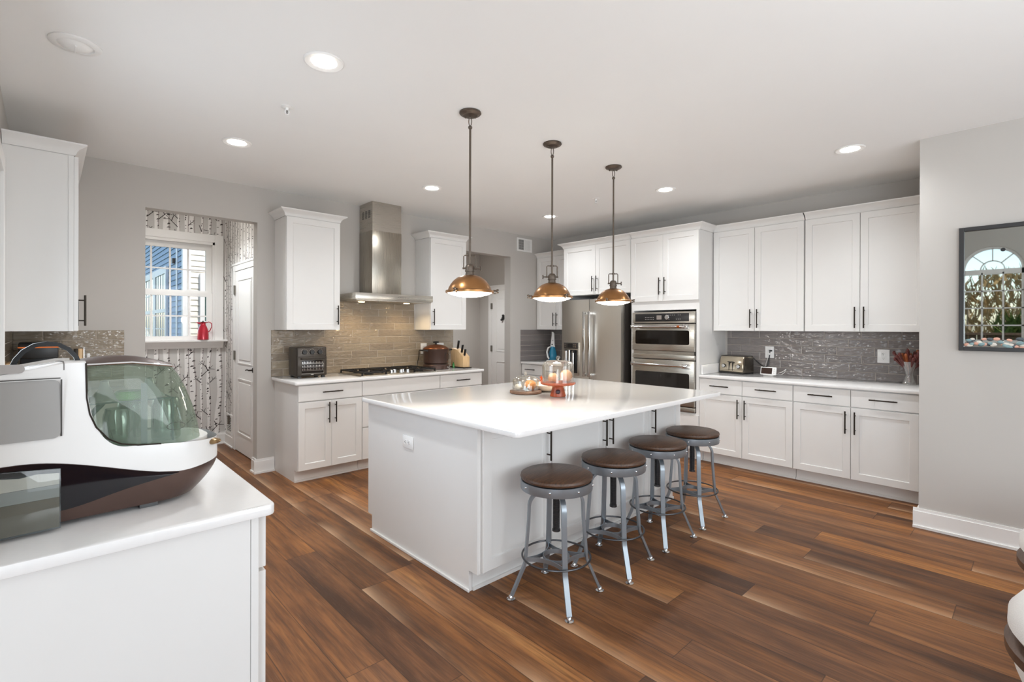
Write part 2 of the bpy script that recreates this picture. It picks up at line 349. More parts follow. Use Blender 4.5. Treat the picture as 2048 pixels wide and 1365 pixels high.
# birch wallpaper, cut into the wall surface as flat coloured shapes
m_wp = pm('wallpaper_grey', '#cbc8c4', .8, var=.02); m_birch = pm('wallpaper_birch', '#efece9', .8, var=.05, scale=40); m_bark = pm('wallpaper_bark', '#4d4745', .8, var=.1); m_bark2 = pm('wallpaper_shade', '#b5ada9', .8, var=.08)
def birch(parent, a0, a1, z0, z1, place, trunks, seed, gap=None):
    rnd = random.Random(seed); m = MB()
    def quad(pts, lift, mi, chk=True):
        if gap and chk:
            xs = [p[0] for p in pts]; zs_ = [p[1] for p in pts]
            if max(xs) > gap[0] and min(xs) < gap[1] and max(zs_) > gap[2] and min(zs_) < gap[3]: return
        m.mi = mi; m.poly([place(p[0], p[1], lift) for p in pts])
    if gap:
        for q in ((a0, gap[0], z0, z1), (gap[1], a1, z0, z1), (gap[0], gap[1], z0, gap[2]), (gap[0], gap[1], gap[3], z1)): quad([(q[0], q[2]), (q[1], q[2]), (q[1], q[3]), (q[0], q[3])], .0006, 0, False)
    else: quad([(a0, z0), (a1, z0), (a1, z1), (a0, z1)], .0006, 0)
    for (c, wd) in trunks:
        ph = rnd.random()*6; am = wd*.18; steps = 52; L = []
        for k in range(steps+1):
            z = z0+(z1-z0)*k/steps; x = c+am*math.sin(z*4.2+ph)+am*.5*math.sin(z*9+ph*2); ww = wd*(.5+.06*math.sin(z*11+ph))
            L.append((z, x-ww, x+ww))
        for p, q in zip(L, L[1:]):
            quad([(p[1], p[0]), (p[2], p[0]), (q[2], q[0]), (q[1], q[0])], .0010, 1)
            quad([(p[2]-wd*.22, p[0]), (p[2], p[0]), (q[2], q[0]), (q[2]-wd*.22, q[0])], .0013, 3)
        z = z0+.02
        while z < z1-.03:
            k = min(steps, int((z-z0)/(z1-z0)*steps)); _, xa, xb = L[k]; f = rnd.random()
            lw = wd*(.2+.45*rnd.random()); h = .004+.010*rnd.random()
            if f < .5: xs = xb-lw
            elif f < .75: xs = xa
            else: xs = xa+rnd.random()*(xb-xa-lw)
            quad([(xs, z), (xs+lw, z+h*.5), (xs+lw, z+h*1.5), (xs+lw*.4, z+h*1.7)], .0016, 2)
            if rnd.random() < .14:
                s_ = 1 if rnd.random() < .6 else -1; x0_ = xb-.005 if s_ > 0 else xa+.005; ln = .05+.07*rnd.random()
                quad([(x0_, z), (x0_+s_*ln, z+ln*1.1), (x0_+s_*ln, z+ln*1.1+.006), (x0_, z+.014)][::s_], .0018, 2)
                quad([(x0_+s_*ln*.5, z+ln*.55), (x0_+s_*ln*.3, z+ln*1.2), (x0_+s_*ln*.36, z+ln*1.2), (x0_+s_*ln*.58, z+ln*.6)][::-s_], .0018, 2)
                quad([(x0_+s_*ln*.7, z+ln*.75), (x0_+s_*ln*1.2, z+ln*.7), (x0_+s_*ln*1.2, z+ln*.74), (x0_+s_*ln*.72, z+ln*.82)][::s_], .0018, 2)
            z += .018+.05*rnd.random()
    return obj('wallpaper', m, [m_wp, m_birch, m_bark, m_bark2], parent, smooth=False)
S_ = .00487
tk = [(-4.837+(260+p/6.827-290)*S_, wd*S_/6.827) for p, wd in [(225, 40), (345, 62), (505, 92), (650, 38), (745, 55), (845, 90), (965, 36), (1070, 55), (1210, 84), (1325, 40)]]
tk += [(-4.9-.1*k, .03+.04*((k*7) % 5)/5) for k in range(8)]
birch(bpy.data.objects['wall_mudroom'], -5.8, -4.041, 0, ZC, lambda a, z, l: (a, 1.61-l, z), tk, 3, (-5.1, -4.09, 1.225, 2.45))
birch(bpy.data.objects['wall_mudroom_right'], .13, 1.609, 0, ZC, lambda a, z, l: (-4.04-l, a, z), [(1.57, .05), (1.47, .03), (1.38, .06), (1.29, .035), (1.2, .06), (1.08, .035), (.98, .07), (.86, .04), (.76, .06), (.64, .035), (.55, .07), (.42, .04), (.3, .06)], 5)

# mudroom window
b = MB(); yf = 1.61
CX0, CX1, CZ0, CZ1 = -5.02, -4.165, 1.22, 2.40      # inner edge of casing
b.box(CX1, CX1+.09, yf-.022, yf-.002, 1.235, 2.49, .003); b.box(CX0-.09, CX0, yf-.022, yf-.002, 1.235, 2.49, .003); b.box(CX0, CX1, yf-.022, yf-.002, 2.40, 2.49, .003)
b.box(CX1-.022, CX1+.004, yf-.012, yf+.1, 1.25, 2.41); b.box(CX0-.004, CX0+.022, yf-.012, yf+.1, 1.25, 2.41); b.box(CX0, CX1, yf-.012, yf+.1, 2.37, 2.41)
b.box(CX0-.11, CX1+.125, yf-.075, yf+.06, 1.225, 1.248, .004)           # stool
b.prism([(yf-.002, 1.15), (yf-.02, 1.15), (yf-.028, 1.17), (yf-.045, 1.2), (yf-.055, 1.225), (yf-.002, 1.225)], CX0-.1, CX1+.085, 'x')
w1 = struct('window_1', b, m_trim)
SX0, SX1 = CX0+.022, CX1-.022
b = MB()   # sashes
def sash(x0, x1, z0, z1, y, st, br, tr):
    b.box(x0, x0+st, y, y+.03, z0, z1); b.box(x1-st, x1, y, y+.03, z0, z1); b.box(x0+st, x1-st, y, y+.03, z0, z0+br); b.box(x0+st, x1-st, y, y+.03, z1-tr, z1)
    n = 4; W = x1-x0-2*st
    for k in range(1, n): xc = x0+st+W*k/n; b.box(xc-.009, xc+.009, y+.009, y+.021, z0+br, z1-tr)
    zc = (z0+br+z1-tr)/2; b.box(x0+st, x1-st, y+.0092, y+.0208, zc-.008, zc+.008)
SX0 = SX1-.82
sash(SX0, SX1, 1.79, 2.37, yf+.055, .06, .035, .065); sash(SX0, SX1, 1.248, 1.80, yf+.02, .055, .045, .045)
obj('sash', b, m_trim, w1, False)
obj('pane', MB().box(SX0+.05, SX1-.05, yf+.069, yf+.072, 1.82, 2.31).box(SX0+.05, SX1-.05, yf+.034, yf+.037, 1.29, 1.76), m_pane, w1, False)

def baseboard(name, segs, h=.135):
    m = MB()
    for (x0, y0, x1, y1, nx, ny) in segs:       # run, with outward normal
        t_, q = .016, .012
        for (o0, o1, z0, z1) in ((0, t_, 0, h-.02), (0, t_*.6, h-.02, h), (t_, t_+q, 0, .016)):
            xs = sorted((x0+nx*o0, x1+nx*o1)) if nx else sorted((x0, x1)); ys = sorted((y0+ny*o0, y1+ny*o1)) if ny else sorted((y0, y1))
            m.box(xs[0], xs[1], ys[0], ys[1], z0, z1)
    return struct(name, m, m_trim)
baseboard('baseboard_mudroom', [(-5.8, 1.608, -4.042, 1.608, 0, -1), (-4.042, 1.245, -4.042, 1.578, -1, 0)])
baseboard('baseboard_back', [(-4.155-.028, -.001, -4.0, -.001, 0, -1), (-4.156, 0.001, -4.156, .12, -1, 0)])
baseboard('baseboard_side', [(-1.126, -8.1, -1.126, -4.505, -1, 0), (-1.125, -4.534, -.75, -4.534, 0, 1)])
struct('baseboard_hall', MB().box(-1.5, -.02, 1.70, 1.718, 0, .135), m_trim)

# panelled interior doors (slab faces -x)
def panel_door(name, x, y0, y1, h, hinge_hi, panels, lever):
    m = MB(); cw = .085
    for (a, c) in ((y0-cw, y0), (y1, y1+cw)): m.box(x-.02, x-.002, a, c, 0, h, .003)
    m.box(x-.02, x-.002, y0-cw, y1+cw, h, h+cw, .003); m.box(x-.026, x-.002, y0-cw-.006, y1+cw+.006, h+cw-.02, h+cw+.004, .002)
    fr = struct(name, m, m_trim)
    m = MB(); m.box(x-.014, x-.001, y0+.003, y1-.003, .012, h-.003)
    for (z0, z1) in panels:
        a, c = y0+.13, y1-.13
        m.tube([(x-.014, a, z0), (x-.014, c, z0), (x-.014, c, z1), (x-.014, a, z1)], 0, flat=(.022, .012), up=(1, 0, 0), closed=True)
        m.box(x-.018, x-.013, a+.035, c-.035, z0+.035, z1-.035, .003)
    sl = obj('door_slab', m, m_trim, fr, False)
    for z in hinge_hi:
        obj('hinge', MB().box(x-.026, x-.014, y1-.022, y1+.02, z-.05, z+.05).cyl((x-.027, y1-.001, z-.052), .006, .104, seg=10), m_hinge, fr, label='satin steel hinge')
    if lever:
        yk = y0+.07 if hinge_hi else y1-.07
        obj('door_handle', MB().cyl((x-.022, yk, .95), .026, .008, 'x', 20).cyl((x-.06, yk, .95), .008, .045, 'x', 12).tube([(x-.058, yk, .95), (x-.06, yk+.05, .955), (x-.058, yk+.11, .945)], .007), m_bronze, fr, label='dark bronze lever handle')
    return fr
m_hinge = pm('satin_nickel', '#8d8880', .35, metal=.9)
panel_door('door_1', -4.042, .40, 1.155, 2.03, (1.82, 1.08, .33), [(.22, .82), (1.0, 1.92)], True)
bpy.data.objects['door_1'].children[-1].location = (0, .245, -.02)
d2 = panel_door('door_2', -.002, .58, 1.365, 2.035, (1.77, 1.04, .3), [(.22, .82), (1.0, 1.9)], False)
obj('door_hook', MB().lathe([(.0, 0), (.03, .004), (.03, .012), (.018, .02), (0, .024)], (-.04, 1.06, 1.56), 16, 'x').sphere((-.045, 1.04, 1.60), .022).sphere((-.045, 1.08, 1.53), .02), m_black, d2, label='small black ornament')

# ------------------------------------------------------------------ tile backsplashes (panels on the walls)
def tile(name, mb, m, label):
    o = struct(name, mb, m); return o
struct('trim_1', MB().box(-4.03, -1.85, -.009, -.001, .915, 1.37).box(-3.475, -2.425, -.009, -.001, 1.37, 1.73), m_tileA)
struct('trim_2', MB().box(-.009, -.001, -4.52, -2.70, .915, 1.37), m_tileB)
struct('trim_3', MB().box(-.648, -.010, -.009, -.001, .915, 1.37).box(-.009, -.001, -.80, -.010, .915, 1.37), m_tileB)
struct('trim_4', MB().box(-5.80, -5.16, -.009, -.001, .915, 1.37).box(-5.809, -5.801, -1.11, -.010, .915, 1.37).box(-5.809, -5.801, -3.68, -1.11, .915, 1.015).box(-5.809, -5.801, -3.68, -3.07, 1.015, 1.37), m_tileA)

# ------------------------------------------------------------------ cabinets
def shaker(x0, x1, z0, z1, y, rail=.057, t=.02, dep=.009):
    m = MB(); bm = m.bm; yf = y-t; r2 = rail+.004
    def ring(a, yy): return [bm.verts.new(p) for p in ((x0+a, yy, z0+a), (x1-a, yy, z0+a), (x1-a, yy, z1-a), (x0+a, yy, z1-a))]
    rs = [ring(0, y), ring(0, yf+.0015), ring(.0015, yf), ring(rail, yf), ring(r2, yf+dep)]
    for a, c in zip(rs, rs[1:]):
        for k in range(4): bm.faces.new((a[k], a[(k+1) % 4], c[(k+1) % 4], c[k]))
    bm.faces.new(rs[-1]); bm.faces.new(rs[0][::-1]); return m
def handle_mb(kind, a, c, L, y):
    # vertical: x=a, centre z=c ; horizontal: centre x=a, z=c
    m = MB(); off = .033; r = .0058
    if kind == 'v':
        m.cyl((a, y-off, c-L/2), r, L, 'z', 12, .001)
        for s in (-1, 1): m.cyl((a, y-off, c+s*L*.33), .0042, off, 'y', 10)
    else:
        m.cyl((a-L/2, y-off, c), r, L, 'x', 12, .001)
        for s in (-1, 1): m.cyl((a+s*L*.33, y-off, c), .0042, off, 'y', 10)
    return m
def crown(m, w_, d, z, left=True, right=True, out=.06, h=.066):
    prof = [(.004, 0), (.010, .008), (.014, .022), (.026, .038), (.044, .048), (out-.004, .055), (out, .058), (out, h)]
    m.mi = 0; rows = []
    for (o, hh) in prof:
        p = []
        if left: p += [(-o, -.003), (-o, -d-o)]
        else: p += [(0, -d-o)]
        if right: p += [(w_+o, -d-o), (w_+o, -.003)]
        else: p += [(w_, -d-o)]
        rows.append([m.bm.verts.new((x, y, z+hh)) for x, y in p])
    for a, c in zip(rows, rows[1:]):
        for k in range(len(a)-1): m.bm.faces.new((a[k], a[k+1], c[k+1], c[k]))
    t_ = [v.co.copy() for v in rows[-1]]
    if not left: t_ = [Vector((0, -.003, z+h))]+t_
    if not right: t_ = t_+[Vector((w_, -.003, z+h))]
    m.poly(t_)
def cabinet(name, label, loc, rz, w_, d, z0, z1, fronts, toe=False, crw=None, group=None, panels=None):
    root = thing(name, label, 'cabinet', loc, rz, group)
    m = MB()
    if toe:
        m.box(0, w_, -d, -.002, z0+.112, z1); m.box(0.001, w_-.001, -d+.075, -.002, z0, z0+.112); m.box(.001, w_-.001, -d+.063, -d+.075, z0, z0+.018)
    else: m.box(0, w_, -d, -.002, z0, z1)
    obj('carcass', m, m_cab, root, False)
    if crw:
        m = MB(); crown(m, w_, d+(.0 if crw is True else 0), z1, *(crw if isinstance(crw, tuple) else (True, True))); obj('crown_moulding', m, m_cab, root)
    for (kind, x0, x1, a, c, hd) in fronts:
        fm = shaker(x0, x1, a, c, -d-.001) if kind == 'door' else MB().box(x0, x1, -d-.021, -d-.001, a, c, .0015, 1)
        f = obj('door' if kind == 'door' else ('drawer' if hd else 'front_panel'), fm, m_cab, root, False)
        if hd:
            k, p, q = hd; L = .19
            obj('handle', handle_mb(k, p, q, L, -d-.021), m_bronze, f, label='dark bronze bar handle')
    return root
ZB, ZT = .885, .914      # carcass top / worktop top
g = .002
# --- range wall bases
X0, X1, X2, X3 = -3.998, -3.392, -2.484, -1.89
bw = X1-X0
cabinet('base_cabinet', 'white base cabinet under the black countertop oven, one drawer over two doors', (X0, 0, 0), 0, bw-.002, .612, 0, ZB,
        [('drawer', g, bw-.004, .735, .875, ('h', bw/2, .81)), ('door', g, bw/2-.001, .118, .725, ('v', bw/2-.032, .62)), ('door', bw/2+.001, bw-.004, .118, .725, ('v', bw/2+.032, .62))], True)
w2 = X2-X1
cabinet('base_cabinet', 'white base cabinet under the gas cooktop with plain wide front panel', (X1, 0, 0), 0, w2-.002, .612, 0, ZB,
        [('slab', g, w2-.004, .735, .875, None), ('drawer', g, w2-.004, .43, .725, ('h', w2/2, .66)), ('drawer', g, w2-.004, .118, .42, ('h', w2/2, .35))], True)
w3 = X3-X2
cabinet('base_cabinet', 'white base cabinet under the brown pot and knife block', (X2, 0, 0), 0, w3-.002, .612, 0, ZB,
        [('drawer', g, w3-.004, .735, .875, ('h', w3/2, .81)), ('door', g, w3/2-.001, .118, .725, ('v', w3/2-.032, .62)), ('door', w3/2+.001, w3-.004, .118, .725, ('v', w3/2+.032, .62))], True)
def worktop(name, label, x0, x1, y0, y1, r=.02, z0=.8855, z1=.914, extra=None):
    m = MB().prism(rrect(x0, x1, y0, y1, r), z0, z1, 'z', .004, 2)
    o = obj(name, m, m_quartz); tag(o, label, 'countertop')
    if extra: obj('side_splash', extra, m_quartz, o, False)
    return o
worktop('countertop', 'white quartz countertop under the gas cooktop along the back wall', -4.032, -1.868, -.655, -.0095)
# --- upper cabinets on the range wall
cabinet('wall_cabinet', 'white upper cabinet left of the steel hood, single door', (X0, 0, 0), 0, .516, .31, 1.372, 2.44, [('door', g, .514, 1.374, 2.436, ('v', .484, 1.52))], crw=(True, True))
cabinet('wall_cabinet', 'white upper cabinet right of the steel hood, single door', (-2.408, 0, 0), 0, .516, .31, 1.372, 2.44, [('door', g, .514, 1.374, 2.436, ('v', .032, 1.52))], crw=(True, True))
# --- right wall: local x runs along -y
RW = -R(90)
yB = [-2.677, -3.114, -3.571, -4.018, -4.475]
for k, lab, lab2 in ((0, 'white double base cabinet on the right wall under the toaster', 'white double-door upper cabinet above the toaster'), (2, 'white double base cabinet on the right wall next to the picture wall', 'white double-door upper cabinet next to the picture wall')):
    wA = yB[k]-yB[k+1]; wT = yB[k]-yB[k+2]-.002
    cabinet('base_cabinet', lab, (0, yB[k], 0), RW, wT, .612, 0, ZB,
            [('drawer', g, wA-.002, .735, .875, ('h', wA/2, .81)), ('drawer', wA+.002, wT-g, .735, .875, ('h', (wA+wT)/2, .81)),
             ('door', g, wA-.002, .118, .725, ('v', wA-.034, .60)), ('door', wA+.002, wT-g, .118, .725, ('v', wA+.034, .60))], True)
    cabinet('wall_cabinet', lab2, (0, yB[k]-.006, 0), RW, wT-.006, .31, 1.372, 2.44,
            [('door', g, wA-.008, 1.374, 2.436, ('v', wA-.04, 1.50)), ('door', wA-.004, wT-.008, 1.374, 2.436, ('v', wA+.028, 1.50))], crw=(False, False))
ex = MB().box(-.60, -.011, -2.696, -2.679, .9145, 1.015, .002)
worktop('countertop', 'white quartz countertop under the toaster on the right wall', -.655, -.0095, -4.52, -2.6785, .004, extra=ex)
# corner unit
cabinet('base_cabinet', 'white base cabinet in the back corner left of the fridge', (0, -.012, 0), RW, .785, .612, 0, ZB,
        [('drawer', g, .388, .735, .875, ('h', .19, .81)), ('drawer', .392, .783, .735, .875, ('h', .59, .81)), ('door', g, .388, .118, .725, ('v', .355, .6)), ('door', .392, .783, .118, .725, ('v', .425, .6))], True)
worktop('countertop', 'white quartz countertop under the hand vacuum in the back corner', -.65, -.0095, -.80, -.0095, .004)
cabinet('wall_cabinet', 'narrow white upper cabinet in the back corner above the hand vacuum', (0, -.004, 0), RW, .79, .31, 1.372, 2.425, [('door', g+.015, .388, 1.374, 2.42, ('v', .36, 1.52)), ('door', .392, .785, 1.374, 2.42, ('v', .42, 1.52))], crw=(False, False))
# fridge surround and tower
fr = cabinet('fridge_cabinet', 'white two-door cabinet bridging over the steel fridge', (0, -.802, 0), RW, 1.041, .63, 1.815, 2.44,
        [('door', .02, .53, 1.82, 2.436, ('v', .50, 1.95)), ('door', .534, 1.039, 1.82, 2.436, ('v', .564, 1.95))], crw=(True, False))
obj('end_panel', MB().box(0, .018, -.65, -.002, 0, 1.814), m_cab, fr, False)
OY0 = -1.846
m = MB(); wT = .829
m.box(0, wT, -.63, -.002, .112, .50); m.box(0, wT, -.63, -.002, 1.60, 2.44); m.box(0, .034, -.63, -.002, .5, 1.6); m.box(wT-.034, wT, -.63, -.002, .5, 1.6); m.box(.034, wT-.034, -.06, -.002, .5, 1.6); m.box(.001, wT-.001, -.555, -.002, 0, .112)
tw = thing('oven_cabinet', 'tall white cabinet housing the built-in double oven', 'cabinet', (0, OY0, 0), RW)
obj('carcass', m, m_cab, tw, False)
m = MB(); crown(m, wT, .63, 2.44, False, True); obj('crown_moulding', m, m_cab, tw)
for (x0, x1, hx) in ((g, wT/2-.001, wT/2-.032), (wT/2+.001, wT-g, wT/2+.032)):
    f = obj('door', shaker(x0, x1, 1.70, 2.436, -.631), m_cab, tw, False); obj('handle', handle_mb('v', hx, 1.865, .19, -.651), m_bronze, f, label='dark bronze bar handle')
f = obj('drawer', MB().box(g, wT-g, -.651, -.631, .118, .48, .0015, 1), m_cab, tw, False); obj('handle', handle_mb('h', wT/2, .30, .19, -.651), m_bronze, f, label='dark bronze bar handle')

# --- island
ix0, ix1, iyf, iyb = -3.987, -1.862, -3.118, -1.925
m = MB()
m.prism([(iyf, .112), (iyf, ZB), (iyb, ZB), (iyb, .112), (iyb-.055, .112), (iyb-.055, 0), (iyf+.065, 0), (iyf+.065, .112)], ix0, ix0+.02, 'x')
m.box(ix0-.011, ix0, iyf+.055, iyb-.045, 0, .018, .004); m.box(ix0-.0, ix0+.022, iyf-.004, iyf, .112, ZB-.001)
pn = tag(obj('island_end_panel', m, m_cab, None, False), 'plain white end panel of the island facing the camera', 'panel')
def isl(x0, x1, ds, label, first):
    root = thing('island_cabinet', label, 'cabinet', (x0, iyf, 0), 0)
    W = x1-x0; D = iyb-iyf
    m = MB(); m.box(0, W, 0, D, .112, ZB); m.box(0, W, .065, D-.055, 0, .112); m.box(0, W, .054, .065, 0, .018)
    obj('carcass', m, m_cab, root, False)
    for (a, c, hx) in ds:
        f = obj('door', shaker(a, c, .118, .872, -.001, .06), m_cab, root, False)
        obj('handle', handle_mb('v', hx, .72, .19, -.021), m_bronze, f, label='dark bronze bar handle')
xm = -2.895
isl(ix0+.023, xm-.001, [(.004, .53, .49), (.534, xm-ix0-.028, xm-ix0-.058)], 'white island cabinet behind the two nearest stools', True)
isl(xm+.001, ix1, [(.004, .53, .034), (.534, ix1-xm-.05, .566)], 'white island cabinet behind the two far stools', False)
worktop('island_countertop', 'large white quartz island countertop with overhang above the stools', -4.033, -1.875, -3.4635, -1.8985, .03)
def outlet(name, label, loc, rz, w_=.075, h=.118, duplex=1, horizontal=False):
    # faces local -y
    root = thing(name, label, 'outlet', loc, rz)
    obj('cover_plate', MB().box(-w_/2, w_/2, -.006, 0, -h/2, h/2, .003), m_white, root)
    m = MB()
    for s in (-1, 1):
        cx, cz = (s*.02, 0) if horizontal else (0, s*.02)
        m.mi = 0; m.box(cx-.0145, cx+.0145, -.0085, -.0055, cz-.0135, cz+.0135, .003)
        m.mi = 1
        for q in (-.006, .006):
            if horizontal: m.box(cx-.0045+.002, cx+.0045+.002, -.0095, -.0084, cz+q-.001, cz+q+.001)
            else: m.box(cx+q-.001, cx+q+.001, -.0095, -.0084, cz-.002, cz+.007)
        m.cyl((cx-(.008 if horizontal else 0), -.0095, cz-(0 if horizontal else .0075)), .0025, .001, 'y', 8)
    obj('receptacle', m, [m_white, m_black], root); return root
outlet('wall_outlet', 'white outlet on the island end panel', (ix0-.0015, -2.45, .691), -R(90), .12, .076, horizontal=True)
outlet('wall_outlet', 'white outlet with plugs on tiles behind the toaster', (-.0095, -3.15, 1.147), -R(90), .088, .124)
outlet('wall_outlet', 'white outlet without plugs on tiles left of the vase', (-.0095, -4.134, 1.147), -R(90), .092, .124)
outlet('wall_outlet', 'white outlet on beige tiles left of the brown pot', (-2.293, -.0095, 1.145), 0, .086, .126)
outlet('wall_outlet', 'white outlet on beige tiles behind the lid knob of the pot', (-2.06, -.0095, 1.155), 0, .12, .11)
outlet('wall_outlet', 'white outlet on dark tiles beside the fridge', (-.0095, -.58, 1.11), -R(90), .075, .118)

# --- left run along the left wall (faces +x)
LW = R(90)
yL = [-3.65, -2.74, -1.83, -.92, -.012]
labs = ['white base cabinet at the counter end nearest the camera, under the bottle washer', 'white base cabinet second along the left counter', 'white base cabinet third along the left counter', 'white base cabinet under the coffee maker on the left']
for k in range(4):
    W = yL[k+1]-yL[k]-.002
    cabinet('base_cabinet', labs[k], (WL, yL[k], 0), LW, W, .616, 0, ZB, [('drawer', g, W-g, .735, .875, ('h', W/2, .81)), ('door', g, W/2-.001, .118, .725, ('v', W/2-.032, .6)), ('door', W/2+.001, W-g, .118, .725, ('v', W/2+.032, .6))], True)
m = MB().box(WL+.002, -5.216, -3.662, -3.651, 0, ZB-.001, .001).box(-5.215, -5.196, -3.664, -3.651, 0, ZB-.001, .001)
tag(obj('counter_end_panel', m, m_cab, None, False), 'white finished end panel in the left foreground below the bottle washer', 'panel')
worktop('countertop', 'white quartz countertop in the left foreground under the bottle washer', WL+.0095, -5.157, -3.684, -.0095, .022)
lc = cabinet('wall_cabinet', 'white upper cabinet on the left wall seen from its side', (WL, -1.092, 0), LW, 1.08, .31, 1.372, 2.44, [('door', g, .538, 1.374, 2.436, ('v', .035, 1.50)), ('door', .542, 1.078, 1.374, 2.436, ('v', 1.045, 1.5))], crw=(True, False))
obj('end_panel', MB().box(-.004, -.001, -.308, -.285, 1.373, 2.439).box(-.004, -.001, -.025, -.003, 1.373, 2.439), m_cab, lc, False)

# ------------------------------------------------------------------ range hood, cooktop
hd = thing('range_hood', 'brushed steel chimney range hood on the back wall above the cooktop', 'range hood', (-2.945, 0, 1.668))
m = MB(); m.box(-.455, .455, -.50, -.0095, .012, .078, .003); m.box(-.44, .44, -.49, -.02, 0, .0125)
for k in range(5): m.mi = 1; m.cyl((.02+k*.022, -.5022, .045), .0035, .003, 'y', 10)
obj('canopy', m, [m_steel, m_black], hd)
m = MB(); m.box(-.175, .175, -.30, -.011, .078, .76, .002); obj('chimney', m, m_steelv, hd)
m = MB(); m.box(-.172, .172, -.297, -.011, .76, ZC-1.668-.001); m.mi = 1
for k in range(3):
    for q in range(7): m.box(-.1735, -.1715, -.25+k*.07, -.25+k*.07+.045, .90+q*.012, .906+q*.012)
obj('chimney_cover', m, [m_steel, m_black], hd)
m_warm = pm('hood_lamp_lens', '#fff0d0', .4, emit='#ffd9a0', es=20)
for x in (-.27, .27):
    obj('lamp', MB().cyl((x, -.25, -.004), .032, .005), m_warm, hd)
    o = lamp('hood_light', 'SPOT', (-2.945+x, -.25, 1.655), 7, (1, .74, .42), (0, 0, 0), spot_size=R(150), spot_blend=.8, shadow_soft_size=.03)
ck = thing('gas_cooktop', 'stainless five-burner gas cooktop set in the back countertop', 'cooktop', (-2.945, -.345, .9145))
m = MB().box(-.445, .445, -.255, .265, 0, .009, .004); obj('tray', m, m_steel, ck)
for gx in (-.295, 0, .295):
    m = MB(); y0 = -.245 if gx else -.10
    for (a, c) in ((gx-.135, gx-.123), (gx+.123, gx+.135)): m.box(a, c, y0, .245, .03, .044, .002)
    for yy in (y0, .233): m.box(gx-.135, gx+.135, yy, yy+.012, .03, .044, .002)
    for yy in ([-.12, .12] if gx else [.07]):
        for k in range(8):
            a_ = k*math.pi/4; m.tube([(gx+.035*math.cos(a_), yy+.035*math.sin(a_), .038), (gx+.11*math.cos(a_), yy+.11*math.sin(a_), .038)], 0, flat=(.008, .013))
    for sx in (-.129, .129):
        for yy in (y0+.006, .239): m.box(gx+sx-.007, gx+sx+.007, yy-.007, yy+.007, .0095, .031)
    obj('grate', m, m_iron, ck)
    for yy in ([-.12, .12] if gx else [.07]):
        obj('burner', MB().lathe([(.046, .0092), (.046, .018), (.035, .02), (.035, .027), (0, .028)], (gx, yy, 0), 24), [m_iron], ck)
for (x, y) in ((-.07, -.175), (-.01, -.135), (.045, -.175), (.09, -.135), (.11, -.20)):
    obj('knob', MB().lathe([(.024, .0092), (.024, .014), (.019, .016), (.017, .042), (.014, .045), (0, .045)], (x, y, 0), 20), m_chrome, ck, label='chrome control knob')

# ------------------------------------------------------------------ fridge
m_dark = pm('dark_grey_enamel', '#3a3531', .4)
fg = thing('refrigerator', 'stainless french-door refrigerator with door dispenser', 'refrigerator', (0, -.868, 0), RW)
obj('cabinet_body', MB().box(.004, .906, -.66, -.02, .03, 1.745), m_dark, fg, False)
def fdoor(x0, x1, z0, z1):
    n = 8; pts = [(x0, -.668), (x0, -.735)]+[(x0+(x1-x0)*k/n, -.742-.012*math.sin(math.pi*k/n)) for k in range(n+1)]+[(x1, -.735), (x1, -.668)]
    return MB().prism(pts, z0, z1, 'z', .003, 1)
dl = obj('door', fdoor(.002, .443, .70, 1.752), m_fridge, fg); dr = obj('door', fdoor(.449, .908, .70, 1.752), m_fridge, fg)
dw = obj('freezer_drawer', fdoor(.002, .908, .06, .69), m_steel, fg)
for d_, x in ((dl, .405), (dr, .487)):
    mm = MB().box(x-.014, x+.014, -.812, -.79, .80, 1.60, .004)
    for z in (.82, 1.58): mm.box(x-.013, x+.013, -.792, -.745, z-.018, z+.018, .003)
    obj('handle', mm, m_chrome, d_, label='polished steel bar handle')
obj('handle', MB().box(.08, .83, -.812, -.79, .60, .625, .004).box(.1, .13, -.792, -.745, .602, .622).box(.78, .81, -.792, -.745, .602, .622), m_chrome, dw, label='polished steel bar handle')
dsp = obj('dispenser', MB().box(.06, .30, -.772, -.745, .80, 1.215, .004), m_steel, fg, label='water dispenser panel in left door')
m = MB(); m.box(.066, .294, -.778, -.771, 1.135, 1.212, .003); m.mi = 1
m.box(.13, .21, -.780, -.777, 1.15, 1.20)
for x in (.09, .235, .262):
    for z in (1.16, 1.185): m.mi = 2; m.cyl((x, -.780, z), .006, .003, 'y', 10)
obj('control_panel', m, [m_dark, m_black, m_chrome], dsp)
m = MB().box(.075, .285, -.7735, -.771, .83, 1.12, .002); m.mi = 1; m.cyl((.12, -.80, .84), .024, .27, 'z', 16).cyl((.175, -.80, .84), .022, .28, 'z', 16).cyl((.235, -.80, .86), .017, .25, 'z', 14); m.mi = 0; m.box(.21, .26, -.815, -.775, 1.085, 1.125, .004)
obj('nozzle', m, [m_black, m_chrome], dsp)

# ------------------------------------------------------------------ built-in oven
ov = thing('wall_oven', 'stainless built-in double oven with black glass windows', 'oven', (0, -1.883, .51), RW)
OW = .755
obj('housing', MB().box(.002, OW-.002, -.63, -.08, .0, 1.065), m_dark, ov, False)
m = MB().box(0, OW, -.668, -.633, .945, 1.068, .003); m.mi = 1; m.box(.04, OW-.06, -.671, -.667, .963, 1.05, .002)
rnd = random.Random(2)
for k in range(22):
    m.mi = 2; x = .17+.02*(k % 6) if k < 12 else .46+.022*(k % 7); z = .985+.022*(k//6 % 3); m.box(x, x+.009, -.672, -.6705, z, z+.004)
m.mi = 3; m.box(.315, .375, -.6725, -.6705, .985, 1.03); m.mi = 4; m.cyl((.445, -.688, 1.008), .026, .018, 'y', 24, .003)
m_glow = pm('grey_display', '#8c837c', .3); m_mark = pm('pale_print', '#cfcac4', .5)
obj('control_panel', m, [m_steel, m_black, m_mark, m_glow, m_chrome], ov)
m_ovg = pm('oven_glass', '#191512', .06, var=.02)
